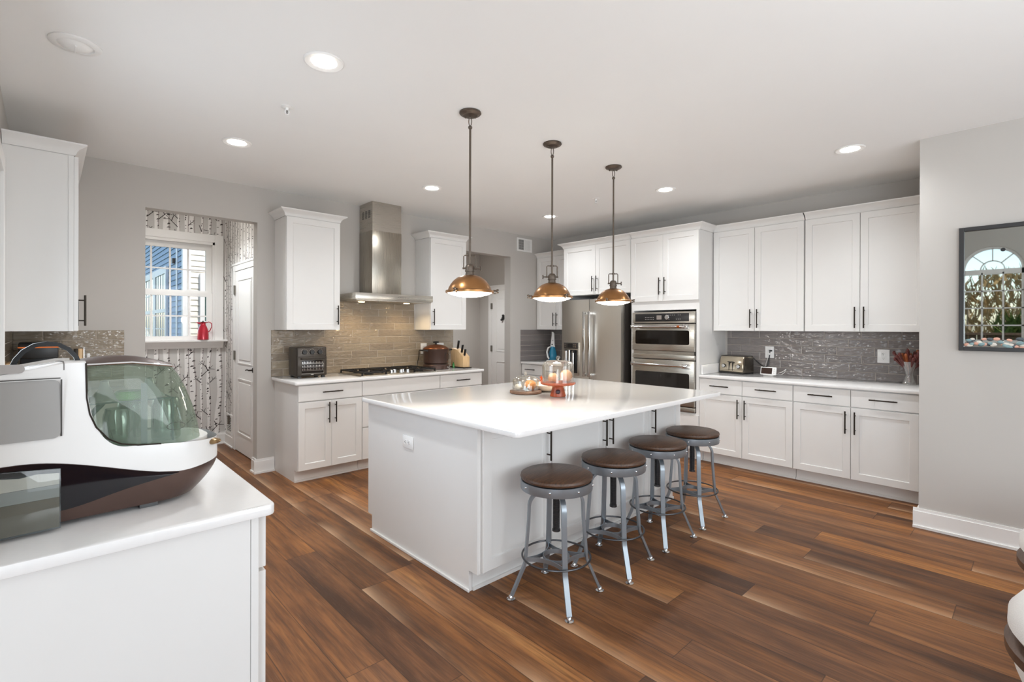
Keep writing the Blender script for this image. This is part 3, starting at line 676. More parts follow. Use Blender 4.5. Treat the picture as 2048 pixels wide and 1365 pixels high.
def oven_door(z0, z1, wz0, wz1, hz, badge):
    d_ = obj('oven_door', MB().box(0, OW, -.672, -.633, z0, z1, .004), m_steel, ov)
    obj('window', MB().prism(rrect(.045, OW-.055, wz0, wz1, .018), -.674, -.671, 'y'), m_ovg, d_)
    m = MB().cyl((.02, -.722, hz), .0125, OW-.075, 'x', 16, .002); m.box(.012, .05, -.724, -.671, hz-.02, hz+.02, .004).box(OW-.115, OW-.05, -.732, -.671, hz-.022, hz+.022, .006)
    m.mi = 1
    if badge: m.cyl((OW-.165, -.722, hz), .0145, .028, 'x', 16)
    obj('handle', m, [m_chrome, m_copper2], d_)
m_copper2 = pm('bright_copper', '#c96a35', .3, metal=.9)
oven_door(.64, .935, .71, .865, .905, True)
oven_door(.055, .54, .12, .405, .485, False)
obj('vent_trim', MB().box(0, OW, -.668, -.633, .548, .60, .003).box(0.01, OW-.01, -.655, -.633, .60, .636).box(0, OW, -.665, -.633, 0, .045, .003), m_steel, ov)

# ------------------------------------------------------------------ things on the range counter
af = thing('countertop_oven', 'black countertop air fryer oven with three knobs at left end of back counter', 'air fryer', (-3.765, -.235, .9145), R(-2))
m_bb = pm('bronze_black', '#3b342d', .32, metal=.5)
obj('body', MB().box(-.138, .142, -.115, .13, .016, .295, .012, 3), m_bb, af)
for x in (-.11, .115):
    for y in (-.09, .1): obj('foot', MB().box(x-.015, x+.015, y-.015, y+.015, 0, .018), m_black, af)
dd = obj('door', MB().box(-.135, .139, -.124, -.114, .025, .205, .003), m_bb, af)
m = MB(); m.box(-.098, .108, -.1265, -.1235, .045, .168)
obj('window', m, m_ovg, dd)
m = MB()
for z in (.075, .105, .14):
    for k in range(14): m.box(-.092+k*.0142, -.086+k*.0142, -.1285, -.1262, z, z+.014+.004*(k % 2))
    m.box(-.094, .104, -.1285, -.1262, z-.006, z-.003)
obj('rack', m, m_chrome, dd)
m = MB().tube([(-.105, -.125, .185), (-.105, -.15, .187), (.112, -.15, .187), (.112, -.125, .185)], .006); obj('handle', m, m_bb, dd)
obj('window_trim', MB().box(-.1, .11, -.1275, -.1245, .040, .045).box(.108, .111, -.1275, -.1245, .045, .168), m_chrome, dd)
obj('logo_mark', MB().box(-.012, -.006, -.1252, -.124, .028, .036).box(-.003, .003, -.1252, -.124, .028, .036).box(.006, .012, -.1252, -.124, .028, .036), m_mark, dd)
for x in (-.07, .002, .075):
    obj('knob', MB().cyl((x, -.131, .247), .021, .017, 'y', 20, .003).box(x-.002, x+.002, -.134, -.131, .247, .265), m_black, af)
    m = MB()
    for k in range(9):
        a_ = R(-30+k*30); m.box(x+.03*math.cos(a_)-.0014, x+.03*math.cos(a_)+.0014, -.1157, -.115, .247+.03*math.sin(a_)-.0014, .247+.03*math.sin(a_)+.0014)
    obj('dial_marks', m, m_mark, af)
m_pot = pm('brown_enamel', '#4a3730', .32, metal=.35, var=.04)
pt = thing('electric_cooking_pot', 'dark brown electric dutch oven with domed lid on the back counter', 'pot', (-2.28, -.255, .9145))
obj('heating_base', MB().lathe([(.145, 0), (.152, .006), (.152, .048), (.146, .054), (0, .054)], seg=40), m_pot, pt)
obj('vessel', MB().lathe([(.128, .055), (.128, .062), (.146, .075), (.148, .21), (.155, .222), (.155, .232), (0, .233)], seg=40), m_pot, pt)
m = MB()
for s in (-1, 1): m.tube([(s*.146, -.05, .215), (s*.195, -.04, .222), (s*.195, .04, .222), (s*.146, .05, .215)], .009)
obj('side_handle', m, m_black, pt)
m_lid = pm('copper_brown_lid', '#6e4228', .28, metal=.6)
ld = obj('lid', MB().lathe([(.153, .234), (.15, .242), (.12, .262), (.075, .28), (.03, .287), (0, .288)], seg=40), m_lid, pt)
obj('lid_knob', MB().lathe([(.012, .286), (.012, .302), (.036, .306), (.038, .316), (.03, .322), (0, .322)], seg=24), m_black, ld)
m = MB().tube([(.0+.043*math.cos(R(a_)), -.151, .145+.043*math.sin(R(a_))) for a_ in range(0, 360, 15)], .0025, 6, closed=True).xf(Matrix.Rotation(R(22), 4, 'Z'))
obj('side_ring', m, m_black, pt)
obj('control_marks', MB().box(.03, .036, -.1535, -.15, .02, .03).box(.042, .052, -.1535, -.15, .018, .026).xf(Matrix.Rotation(R(12), 4, 'Z')), m_mark, pt)
m_blockw = wood('light_bamboo', '#c39a68', '#e3c49a', 1, .45, 'z')
kb = thing('knife_block', 'pale wooden knife block at the right end of the back counter', 'knife block', (-1.955, -.285, .9145))
m = MB().prism([(-.125, .012), (.12, .012), (.12, .235), (-.0, .22), (-.125, .135)], -.045, .055, 'x', .003); obj('block', m, m_blockw, kb)
obj('tray', MB().box(-.052, .062, -.16, .125, 0, .012, .003), m_bronze, kb)

for k, (y, z, h) in enumerate(((-.255, 1.135, .115), (-.335, 1.088, .11), (-.39, 1.055, .09))):
    kn = thing('kitchen_knife', ['black-handled knife in the block, tallest at the back', 'black-handled knife in the middle of the knife block', 'black-handled knife in the knife block, lowest at the front'][k], 'knife', (-1.965, y, z), 0, 'knives in the block')
    mt = Matrix.Rotation(R(14), 4, 'X')
    obj('handle', MB().box(-.009, .009, -.013, .013, 0.01, h, .005).xf(mt), m_black, kn); obj('bolster', MB().box(-.007, .007, -.011, .011, -.012, .010, .002).xf(mt), m_chrome, kn)
m_green = glass('green_glass', '#5fae5a', .12, body=.5, bcol='#3f9a4a')
tag(obj('small_bottle', MB().lathe([(.013, 0), (.014, .004), (.014, .045), (.006, .056), (.006, .068), (0, .069)], (-2.062, -.305, .9148), 16), m_green), 'tiny green bottle between the brown pot and knife block', 'bottle')
m = MB().tube([(-2.36, -.018, 1.12), (-2.385, -.05, 1.05), (-2.42, -.07, .97), (-2.44, -.09, .922), (-2.41, -.12, .92)], .0045)
obj('power_cord', m, m_black, pt).matrix_parent_inverse = Matrix.Translation((2.28, .255, -.9145))

# ------------------------------------------------------------------ right counter
m_toastm = pm('polished_warm_steel', '#cfc3ae', .14, metal=1, var=.02)
ts = thing('toaster', 'four-slot steel toaster at the left end of the right counter', 'toaster', (-.178, -2.868, .9145), -R(103)); ts.scale = (.94, .94, .94)
pr = [(-.085, .012), (-.098, .03), (-.098, .06), (-.082, .17), (-.062, .195), (.09, .195), (.09, .012)]
obj('body', MB().prism(pr, -.148, .148, 'x', .006), m_toastm, ts)
obj('base', MB().box(-.155, .155, -.102, .094, 0, .016, .005), m_black, ts)
obj('top_panel', MB().box(-.15, .15, -.064, .092, .194, .203, .004), m_dark, ts)
m_gm2 = pm('gunmetal', '#6b645c', .25, metal=.9)
for q0 in (.147, -.156): obj('side_cover', MB().prism([(-.088, .016), (-.088, .06), (-.074, .165), (-.056, .188), (.092, .188), (.092, .016)], q0, q0+.009, 'x', .003), m_gm2, ts)
for x in (-.022, .022):
    obj('lever', MB().box(x-.003, x+.003, -.1, -.085, .035, .135).box(x-.012, x+.012, -.112, -.09, .128, .138, .003), m_black, ts)
for x in (-.095, .095):
    obj('knob', MB().cyl((x, -.108, .085), .02, .012, 'y', 20, .003), m_chrome, ts); obj('knob_ring', MB().cyl((x, -.1, .085), .024, .004, 'y', 20), m_black, ts)
m = MB()
for x in (-.058, .058):
    for z in (.06, .075, .09): m.box(x-.004, x+.004, -.099, -.0965, z, z+.005)
obj('button_marks', m, m_black, ts)
m = MB().tube([(-.06, -2.99, 1.09), (-.045, -3.06, 1.02), (-.04, -3.11, .985), (-.03, -3.135, 1.0), (-.02, -3.15, 1.09), (-.018, -3.155, 1.155), (-.012, -3.165, 1.165)], .005).box(-.03, -.0185, -3.18, -3.15, 1.155, 1.172, .004)
tag(obj('power_cord', m, m_black), 'black power cord from the toaster to the tile outlet', 'cord')
mo = thing('baby_monitor', 'small white monitor screen beside the toaster', 'monitor', (-.21, -3.205, .9145), -R(94))
mt = Matrix.Rotation(R(-12), 4, 'X')
obj('case', MB().box(-.078, .078, -.01, .012, .006, .088, .006).xf(mt), m_white, mo); obj('screen', MB().box(-.068, .04, -.0115, -.0095, .016, .078).xf(mt), pm('dark_screen', '#3b2a24', .12), mo)
m = MB()
for k in range(3): m.cyl((.06, -.0125, .028+k*.02), .006, .003, 'y', 12)
obj('buttons', m.xf(mt), m_mark, mo); obj('stand', MB().box(-.05, .05, 0, .05, 0, .006, .002), m_white, mo)
m = MB().tube([(-.17, -3.285, .94), (-.15, -3.32, .955), (-.13, -3.35, .985), (-.11, -3.33, .95), (-.12, -3.30, .922), (-.09, -3.2, .919), (-.04, -3.12, .97), (-.028, -3.12, 1.03), (-.024, -3.145, 1.11), (-.02, -3.15, 1.127)], .0022).box(-.03, -.0185, -3.16, -3.14, 1.118, 1.138, .003)
tag(obj('charger_cable', m, m_white), 'thin white cable from the monitor to the tile outlet', 'cable')
vx, vy = -.17, -4.345
m_vg = glass('vase_glass', '#f3f3f0', .14, body=.06)
tag(obj('glass_vase', MB().lathe([(.05, 0), (.052, .006), (.05, .012), (.032, .05), (.026, .085), (.034, .12), (.05, .165), (.062, .2), (.06, .2), (.048, .165), (.031, .12), (.023, .085), (.028, .05), (.03, .02), (0, .018)], (vx, vy, .9145), 32, caps=False), m_vg), 'clear flared glass vase at the right end of right counter', 'vase')
m_stem = pm('dark_red_stems', '#66302a', .35, var=.3, scale=60); m_stem2 = pm('amber_stems', '#b0623a', .35, var=.2)
rs = random.Random(4)
for k in range(34):
    a_ = rs.random()*6.283; q = .2+.8*math.sqrt(rs.random()); x1, y1 = .085*q*math.cos(a_), .11*q*math.sin(a_); h = .235+.075*rs.random()-.02*q
    if vx+x1 > -.02: x1 = .1
    p = [(vx+.012*math.cos(a_)*q, vy+.012*math.sin(a_)*q, .936), (vx+.014*math.cos(a_)*q, vy+.014*math.sin(a_)*q, 1.0), (vx+x1*.35, vy+y1*.35, 1.06), (vx+x1, vy+y1, .915+h)]
    m = MB().tube(p, [.0025, .003, .008, .0125], 6); m.sphere(p[-1], .0125, (1, 1, 1.5), 8)
    tag(obj('dried_stem', m, m_stem if k % 6 else m_stem2), 'dark red dried stem standing in the clear glass vase', 'dried stem', 'dried red stems in the vase')

# ------------------------------------------------------------------ corner counter
m_blue = pm('blue_plastic', '#2f86a8', .2, var=.04)
hv = thing('hand_vacuum', 'white and blue handheld vacuum standing in the back corner counter', 'hand vacuum', (-.20, -.20, .9145), R(-58))
obj('base', MB().box(-.07, .07, -.045, .045, 0, .012, .004), m_white, hv)
m = MB().lathe([(.045, .012), (.062, .03), (.066, .07), (.058, .13), (.04, .19), (.03, .21), (0, .212)], (0.01, 0, 0), 28); obj('dust_bowl', m, m_blue, hv, label='blue dust bowl')
m = MB().prism([(-.02, .2), (.05, .2), (.045, .25), (.04, .40), (.022, .425), (-.0, .425), (.002, .39)], -.022, .022, 'y', .008); obj('body', m, m_white, hv)
m = MB().tube([(-.01, -.05, .205), (-.045, -.05, .19), (-.062, -.05, .13), (-.05, -.05, .06), (-.03, -.052, .03)], .013); obj('handle', m, m_white, hv)
obj('trim_strip', MB().tube([(-.015, -.058, .2), (-.03, -.064, .13), (-.02, -.066, .05)], .006), m_black, hv)
obj('release_button', MB().cyl((.01, -.026, .24), .011, .006, 'y', 14).cyl((.02, -.026, .30), .006, .006, 'y', 12), m_dark, hv)
m = MB().tube([(-.03, -.60, 1.1), (-.05, -.615, 1.16), (-.035, -.63, 1.0), (-.06, -.6, .95), (-.1, -.5, .93), (-.16, -.45, .921), (-.12, -.36, .92)], .003)
tag(obj('charger_cable', m, m_black), 'thin dark cable hanging from outlet by the fridge', 'cable')

# ------------------------------------------------------------------ things on the island
ZI = .9148
m_walnut = wood('dark_board', '#4a3326', '#7a5a42', 1, .5, 'x')
m_acacia = wood('red_acacia', '#7a2c16', '#b4572c', 1.4, .3, 'x')
m_pump = pm('orange_skin', '#e59a4e', .5, var=.14, scale=12); m_peach = pm('peach_skin', '#eab083', .55, var=.12, scale=14); m_gourdw = pm('white_skin', '#ece6df', .5, var=.05)
def pumpkin(name, label, c, r, mt_, squash=.85):
    t = thing(name, label, 'pumpkin', c)
    m = MB(); n = 40; prof = []
    for i in range(13):
        th = math.pi*i/12; prof.append((math.sin(th), -math.cos(th)))
    rings = []
    for (s_, z_) in prof:
        if s_ < 1e-6: rings.append([m.bm.verts.new((0, 0, r*squash*(1+z_*(.86 if z_ > 0 else 1))))])
        else: rings.append([m.bm.verts.new((r*s_*(1-.07*abs(math.cos(4*k*2*math.pi/n)))*math.cos(2*math.pi*k/n), r*s_*(1-.07*abs(math.cos(4*k*2*math.pi/n)))*math.sin(2*math.pi*k/n), r*squash*(1+z_*(.9 if z_ > 0 else 1)))) for k in range(n)])
    for a, c_ in zip(rings, rings[1:]):
        for k in range(n):
            k2 = (k+1) % n
            f = [v for v in (a[k % len(a)], a[k2 % len(a)], c_[k2 % len(c_)], c_[k % len(c_)])]
            u = []; [u.append(v) for v in f if v not in u]
            m.bm.faces.new(u)
    obj('flesh', m, mt_, t)
    obj('stem', MB().tube([(0, 0, r*squash*1.8), (.003, 0, r*squash*2.0), (.009, .002, r*squash*2.15)], [.006, .005, .004]), m_walnut, t); return t
bx, by = -3.022, -2.503
sb = thing('serving_board', 'round dark wooden board under the small glass cloche', 'board', (bx, by, ZI))
obj('disc', MB().lathe([(.112, 0), (.118, .004), (.118, .017), (.114, .021), (0, .021)], seg=44), m_walnut, sb)
m_cl = glass('cloche_glass', '#fbfaf6', .04, body=.02)
def cloche(label, c, r, h, kr):
    t = thing('glass_cloche', label, 'glass dome', c)
    o_ = [(r, 0), (r, h-.03), (r-.006, h-.014), (r-.022, h-.003), (r*.5, h+.004), (0, h+.006)]; i_ = [(0, h+.003), (r*.5, h+.001), (r-.023, h-.006), (r-.009, h-.016), (r-.003, h-.032), (r-.003, 0)]
    obj('dome', MB().lathe(o_+i_+[(r, 0)], seg=44, caps=False), m_cl, t)
    obj('knob', MB().lathe([(.006, h+.006), (.006, h+.012), (kr*.8, h+.016), (kr, h+.024), (kr*.7, h+.034), (0, h+.037)], seg=20), m_cl, t); return t
cloche('small glass cloche on the dark round board', (bx, by, ZI+.0213), .098, .10, .013)
pumpkin('pumpkin', 'orange mini pumpkin under the small cloche', (bx+.022, by-.026, ZI+.0215), .047, m_pump)
pumpkin('pumpkin', 'white mini pumpkin under the small cloche', (bx-.045, by+.03, ZI+.0215), .03, m_gourdw)
m_rib = pm('pale_blue_ribbon', '#c7d9ea', .5)
m = MB()
for s in (-1, 1): m.tube([(bx-.03, by-.035, ZI+.03), (bx-.03+s*.02, by-.045, ZI+.055), (bx-.03+s*.03, by-.035, ZI+.035), (bx-.03, by-.035, ZI+.03)], 0, flat=(.012, .002), up=(0, 1, 0))
for s in (-1, 1): m.tube([(bx-.03, by-.035, ZI+.03), (bx-.03+s*.014, by-.045, ZI+.024)], 0, flat=(.01, .002), up=(0, 1, 0))
tag(obj('ribbon_bow', m, m_rib), 'pale blue ribbon bow under the small cloche', 'ribbon')
cx_, cy_ = -2.968, -2.775
cs = thing('cake_stand', 'reddish wooden pedestal cake stand on the island', 'cake stand', (cx_, cy_, ZI))
obj('pedestal', MB().lathe([(.056, 0), (.057, .004), (.046, .04), (.040, .066), (.046, .074), (0, .075)], seg=36), m_acacia, cs)
obj('plate', MB().lathe([(.05, .074), (.112, .082), (.124, .090), (.124, .097), (.118, .099), (0, .098)], seg=48), m_acacia, cs)
fp = Vector((-5.62-cx_, -5.12-cy_, 0)).normalized()
obj('badge', MB().sphere((fp.x*.045, fp.y*.045, .035), .017, (1, 1, 1), 16), pm('dark_inlay', '#3a2a33', .3), cs, label='dark round inlay on the pedestal')
cloche('large glass cloche on the wooden cake stand', (cx_, cy_, ZI+.0995), .112, .150, .016)
pumpkin('pumpkin', 'peach coloured mini pumpkin under the large cloche, right one', (cx_+.048, cy_-.035, ZI+.0995), .046, m_peach, 1.0)
pumpkin('pumpkin', 'peach coloured mini pumpkin under the large cloche, left smaller one', (cx_-.028, cy_+.022, ZI+.0995), .036, m_peach, .95)
wx_, wy_ = -2.79, -2.50
bw_ = tag(obj('serving_bowl', MB().lathe([(.07, 0), (.10, .006), (.14, .028), (.158, .05), (.154, .05), (.135, .03), (.095, .012), (0, .01)], (wx_, wy_, ZI), 44, caps=False), wood('pale_bowl', '#d8c2a6', '#efe2d0', 1, .4)), 'low pale wooden bowl behind the cake stand', 'bowl')
m_leaf = pm('orange_leaf', '#e8641c', .5, var=.25, scale=40); m_leaf2 = pm('yellow_leaf', '#f0a92c', .5, var=.2, scale=40)
rl = random.Random(9)
for k in range(9):
    t_ = MB(); a_ = R(195)+rl.random()*1.5; px, py = wx_+.10*math.cos(a_), wy_+.10*math.sin(a_)
    pts = [(0, 0), (.012, .010), (.010, .02), (.02, .032), (.006, .034), (0, .05), (-.006, .034), (-.02, .032), (-.010, .02), (-.012, .010)]
    t_.prism(pts, 0, .0012, 'z').xf(Matrix.Translation((px, py, ZI+.034+.006*k))@Matrix.Rotation(rl.random()*6, 4, 'Z')@Matrix.Rotation(R(35+50*rl.random()), 4, 'X'))
    tag(obj('autumn_leaf', t_, m_leaf if k % 3 else m_leaf2), 'small orange autumn leaf heaped in the pale bowl', 'leaf', 'autumn leaves in the bowl')

# ------------------------------------------------------------------ bar stools
m_seat = wood('dark_seat_wood', '#140d0a', '#6a4932', 3, .42, 'x', 26)
m_gun = pm('gunmetal_frame', '#9aa2a9', .36, metal=.75, var=.06, scale=20); m_gund = pm('dark_steel', '#565658', .35, metal=.9)
st = thing('bar_stool', 'x', 'bar stool', (0, 0, 0), 0, 'industrial stools along the island')
obj('seat', MB().lathe([(.165, .612), (.184, .618), (.189, .628), (.186, .638), (.172, .645), (0, .647)], seg=56), m_seat, st)
m = MB().lathe([(.0, .566), (.186, .566), (.1875, .57), (.1875, .612), (.183, .613), (.183, .573), (0, .572)], seg=56, caps=False)
obj('seat_band', m, m_gun, st)
m = MB()
for k in range(8):
    a_ = R(45*k+20); m.sphere((.188*math.cos(a_), .188*math.sin(a_), .592), .0062, seg=10)
obj('rivets', m, m_chrome, st)
obj('hub', MB().lathe([(0, .53), (.03, .532), (.06, .545), (.075, .555), (.03, .5655), (0, .5655)], seg=28), m_gund, st)
m = MB().cyl((0, 0, .345), .017, .19, 'z', 16, .003)
for k in range(26): m.lathe([(.017, 0), (.0195, .0018), (.017, .0036)], (0, 0, .352+k*.0068), 16, caps=False)
m.cyl((0, 0, .338), .0215, .010)
obj('screw_post', m, m_gund, st)
for k in range(4):
    a_ = R(45+90*k)
    prof = [(.04, .549), (.07, .549)]+[(.07+.075*math.sin(R(q)), .474+.075*math.cos(R(q))) for q in (12, 24, 36, 48, 60, 72, 84)]+[(.148, .40), (.156, .30), (.163, .215), (.166, .185), (.172, .165), (.186, .135), (.212, .075), (.236, .022)]
    P = [(r*math.cos(a_), r*math.sin(a_), z) for r, z in prof]
    L = obj('leg', MB().tube(P, 0, flat=(.026, .013), up=(math.cos(a_), math.sin(a_), 0.001)), m_gun, st)
    fx, fy = .24*math.cos(a_), .24*math.sin(a_)
    obj('foot', MB().lathe([(.021, .001), (.022, .006), (.014, .010), (.0125, .018), (.009, .024), (0, .026)], (fx, fy, 0), 18), m_chrome, L, label='shiny silver glide')
m = MB().tube([(.178*math.cos(R(a_)), .178*math.sin(R(a_)), .212) for a_ in range(0, 360, 6)], .0052, 8, closed=True); obj('footrest_ring', m, m_gund, st)
m = MB()
for k in range(4):
    a0 = R(45+90*k); a1 = a0+math.pi/2; p0 = Vector((.16*math.cos(a0), .16*math.sin(a0), .2)); p1 = Vector((.16*math.cos(a1), .16*math.sin(a1), .2)); mid = Vector((.073*math.cos((a0+a1)/2), .073*math.sin((a0+a1)/2), .2))
    m.tube([p0*(1-t)**2+(2*mid-(p0+p1)/2)*2*t*(1-t)+p1*t*t for t in [q/12 for q in range(13)]], 0, flat=(.0035, .022))
obj('brace', m, m_gun, st)
obj('brace_ring', MB().lathe([(.068, .188), (.070, .188), (.070, .212), (.068, .212), (.068, .188)], seg=36, caps=False), m_gun, st)
sl = ['industrial round stool nearest the camera, at the left end of the row', 'industrial round stool second from the left end of the island row', 'industrial round stool third along the island, left of the farthest', 'industrial round stool farthest from the camera, at the right end']
pos = [(-3.673, -3.39, 12), (-3.16, -3.385, 12), (-2.625, -3.362, -2), (-2.125, -3.355, -1)]
st.location = pos[0][:2]+(0,); st.rotation_euler = (0, 0, R(12)); st['label'] = sl[0]
for k in (1, 2, 3): dup(st, pos[k][:2]+(0,), sl[k], R(pos[k][2]))

# ------------------------------------------------------------------ pendants, recessed lights, ceiling bits
pd = thing('pendant_lamp', 'x', 'pendant lamp', (0, 0, ZC), 0, 'copper pendants over the island')
z0 = ZC
obj('canopy', MB().lathe([(.066, -.001), (.068, -.008), (.063, -.014), (.05, -.017), (.045, -.023), (.02, -.027), (0, -.028)], seg=36), m_rod, pd)
m = MB()
for s in (-1, 1): m.sphere((s*.03, .012, -.028), .006, seg=10)
obj('canopy_screws', m, m_rod, pd)
m = MB().tube([(.009*math.cos(R(a_)), 0, -.058+.028*math.sin(R(a_))) for a_ in range(0, 360, 20)], .003, 6, closed=True).sphere((0, 0, -.095), .013, seg=14); obj('loop', m, m_rod, pd)
zr = 1.785-z0
obj('rod', MB().cyl((0, 0, zr), .0068, -.095-zr, 'z', 14), m_rod, pd)
m = MB().lathe([(.0, 1.795-z0), (.018, 1.792-z0), (.026, 1.782-z0), (.028, 1.775-z0), (.028, 1.755-z0), (.031, 1.753-z0), (.031, 1.748-z0), (.026, 1.746-z0), (.027, 1.732-z0), (.034, 1.71-z0), (.034, 1.723-z0), (0, 1.723-z0)], seg=28); obj('socket', m, m_rod, pd)
m = MB().tube([(-.038, 0, 1.768-z0), (-.038, 0, 1.842-z0), (-.032, 0, 1.848-z0), (.032, 0, 1.848-z0), (.038, 0, 1.842-z0), (.038, 0, 1.768-z0)], .0038, 8).cyl((-.045, 0, 1.768-z0), .006, .09, 'x', 10); m.cyl((0, 0, 1.842-z0), .011, .014, 'z', 14); obj('yoke', m, m_rod, pd)
m = MB().cyl((.045, 0, 1.768-z0), .0045, .018, 'x', 10).sphere((.066, 0, 1.776-z0), .009, (.5, 1, 1), 10).sphere((.066, 0, 1.760-z0), .009, (.5, 1, 1), 10); obj('thumb_screw', m, m_rod, pd)
zc_ = 1.640-z0
prof = [(.034, 1.725-z0), (.046, 1.722-z0), (.062, 1.717-z0), (.082, 1.706-z0), (.102, 1.689-z0), (.119, 1.667-z0), (.130, 1.648-z0), (.135, 1.632-z0)]
obj('shade', MB().lathe(prof+[(.133, 1.632-z0), (.126, 1.648-z0), (.098, 1.689-z0), (.078, 1.703-z0), (.034, 1.72-z0)], seg=48, caps=False), m_copper, pd)
m = MB().lathe([(.134, 1.633-z0), (.146, 1.631-z0), (.150, 1.627-z0), (.150, 1.617-z0), (.146, 1.614-z0), (.138, 1.614-z0), (.134, 1.633-z0)], seg=48, caps=False); obj('rim', m, m_copper, pd)
for a_ in (0, 120, 240):
    m = MB(); c_, s_ = math.cos(R(a_)), math.sin(R(a_))
    m.tube([(.144*c_, .144*s_, 1.63-z0), (.165*c_, .165*s_, 1.63-z0)], .006, 8); m.sphere((.172*c_, .172*s_, 1.633-z0), .010, (1, 1, .7), 10).sphere((.172*c_, .172*s_, 1.618-z0), .009, (1, 1, .7), 10).tube([(.168*c_, .168*s_, 1.634-z0), (.162*c_, .162*s_, 1.612-z0), (.146*c_, .146*s_, 1.611-z0)], .004, 6)
    obj('clip', m, m_rod, pd)
obj('lens', MB().lathe([(.138, 1.616-z0), (.12, 1.606-z0), (.08, 1.595-z0), (.04, 1.589-z0), (0, 1.587-z0)], seg=40, caps=False), m_bulb, pd, label='glowing white glass lens')
pl = ['copper dome pendant nearest the camera, left one over the island', 'copper dome pendant in the middle of the three over the island', 'copper dome pendant farthest away, right one over the island']
pp = [(-3.707, -2.70, 40), (-2.952, -2.70, 222), (-2.20, -2.70, 44)]
pd.location = (pp[0][0], pp[0][1], ZC); pd.rotation_euler = (0, 0, R(-40)); pd['label'] = pl[0]
for k in (1, 2): dup(pd, (pp[k][0], pp[k][1], ZC), pl[k], R([0, 140, -42][k]))
for p in pp: lamp('pendant_light', 'POINT', (p[0], p[1], 1.53), 5, (1, .94, .88), shadow_soft_size=.07)
rl_ = [(-4.605, -2.656, 'recessed ceiling light, large lit one nearest the camera'), (-4.62, -1.147, 'recessed ceiling light above the doorway with birch wallpaper'), (-2.935, -1.136, 'recessed ceiling light in front of the steel hood'), (-1.225, -1.096, 'recessed ceiling light behind the middle pendant, in the far corner'), (-1.279, -2.648, 'recessed ceiling light right of the farthest pendant'), (-1.269, -4.149, 'recessed ceiling light at the right, near the jutting grey wall')]
base = None
for (x, y, lab) in rl_:
    if base is None:
        base = thing('recessed_light', lab, 'ceiling light', (x, y, ZC-.0005), 0, 'recessed ceiling lights')
        obj('trim_ring', MB().lathe([(.096, 0), (.096, -.004), (.09, -.008), (.062, -.003), (.055, .0)], seg=40, caps=False), m_trim, base)
        obj('lens', MB().lathe([(.062, -.0035), (.03, -.005), (0, -.0055)], seg=32, caps=False), m_led, base)
    else: dup(base, (x, y, ZC-.0005), lab)
    lamp('recessed_glow', 'SPOT', (x, y, ZC-.02), 52, (.92, .965, 1), (0, 0, 0), spot_size=R(150), spot_blend=1, shadow_soft_size=.06)
for (x, y) in ((-2.9, -4.6), (-4.6, -4.6), (-2.9, -6.5), (-4.6, -6.5)):
    lamp('recessed_glow', 'SPOT', (x, y, ZC-.02), 4, (.92, .965, 1), (0, 0, 0), spot_size=R(150), spot_blend=1, shadow_soft_size=.06)
eb = thing('unlit_eyeball_light', 'unlit white recessed fixture at the top left of the ceiling', 'ceiling fixture', (-5.522, -2.0, ZC-.0005))  # recessed eyeball light, switched off
obj('trim_ring', MB().lathe([(.098, 0), (.098, -.005), (.09, -.010), (.07, -.012), (.066, -.004)], seg=40, caps=False), m_trim, eb)
m = MB().lathe([(.066, -.004), (.05, -.018), (.03, -.024), (0, -.026)], seg=32, caps=False).box(-.003, .003, -.04, .04, -.030, -.02); obj('insert', m, m_trim, eb)
for (x, y, lab) in ((-4.559, -1.993, 'small white ceiling sprinkler between two lights at the left'), (-1.493, -1.983, 'tiny white ceiling sprinkler left of the farthest pendant rod')):
    sp = thing('sprinkler_head', lab, 'sprinkler', (x, y, ZC-.0005))
    obj('escutcheon', MB().lathe([(.034, 0), (.034, -.003), (.02, -.007), (.012, -.007)], seg=28), m_trim, sp)
    m = MB().cyl((0, 0, -.022), .009, .018, 'z', 14).tube([(-.009, 0, -.02), (-.012, 0, -.036), (0, 0, -.046), (.012, 0, -.036), (.009, 0, -.02)], .003, 6).cyl((0, 0, -.050), .014, .003, 'z', 14); obj('deflector', m, m_white, sp)
    obj('bulb', MB().cyl((0, 0, -.043), .003, .022, 'z', 8), m_dark, sp)
vt = thing('air_register', 'white wall register high on the back wall near the corner', 'vent', (-.578, -.001, 2.595))
m = MB().box(-.15, .15, -.010, 0, -.095, -.073).box(-.15, .15, -.010, 0, .073, .095).box(-.15, -.122, -.010, 0, -.073, .073).box(.122, .15, -.010, 0, -.073, .073).box(-.012, .012, -.010, 0, -.073, .073); obj('frame', m, m_trim, vt, False)
obj('backing', MB().box(-.122, .122, -.002, 0, -.073, .073), m_dark, vt, False)
m = MB()
for k in range(9): m.prism([(-.0005+.0135*k-.12, -.0075), (.0015+.0135*k-.12, -.0075), (.0035+.0135*k-.12, -.002), (.0012+.0135*k-.12, -.002)][:], -.073, .073, 'z')
for k in range(9): m.prism([(.016+.012*k, -.0085), (.0275+.012*k, -.0065), (.0275+.012*k, -.005), (.016+.012*k, -.007)], -.073, .073, 'z')
for k in range(3): m.box(-.121, -.013, -.0068, -.006, -.037+.037*k-.001, -.037+.037*k+.001)
obj('louvres', m, m_trim, vt, False)
mv = thing('air_register', 'white register low on the wall beside the mudroom door', 'vent', (-4.041, 1.435, .255), -R(90))
m = MB().box(-.13, .13, -.012, 0, -.115, -.09).box(-.13, .13, -.012, 0, .09, .115).box(-.13, -.10, -.012, 0, -.09, .09).box(.10, .13, -.012, 0, -.09, .09); obj('frame', m, m_trim, mv, False)
m = MB().box(-.1, .1, -.003, 0, -.09, .09); m.mi = 1
for k in range(9): m.box(-.1, .1, -.009, -.003, -.085+k*.02, -.077+k*.02)
obj('louvres', m, [m_dark, m_trim], mv, False)

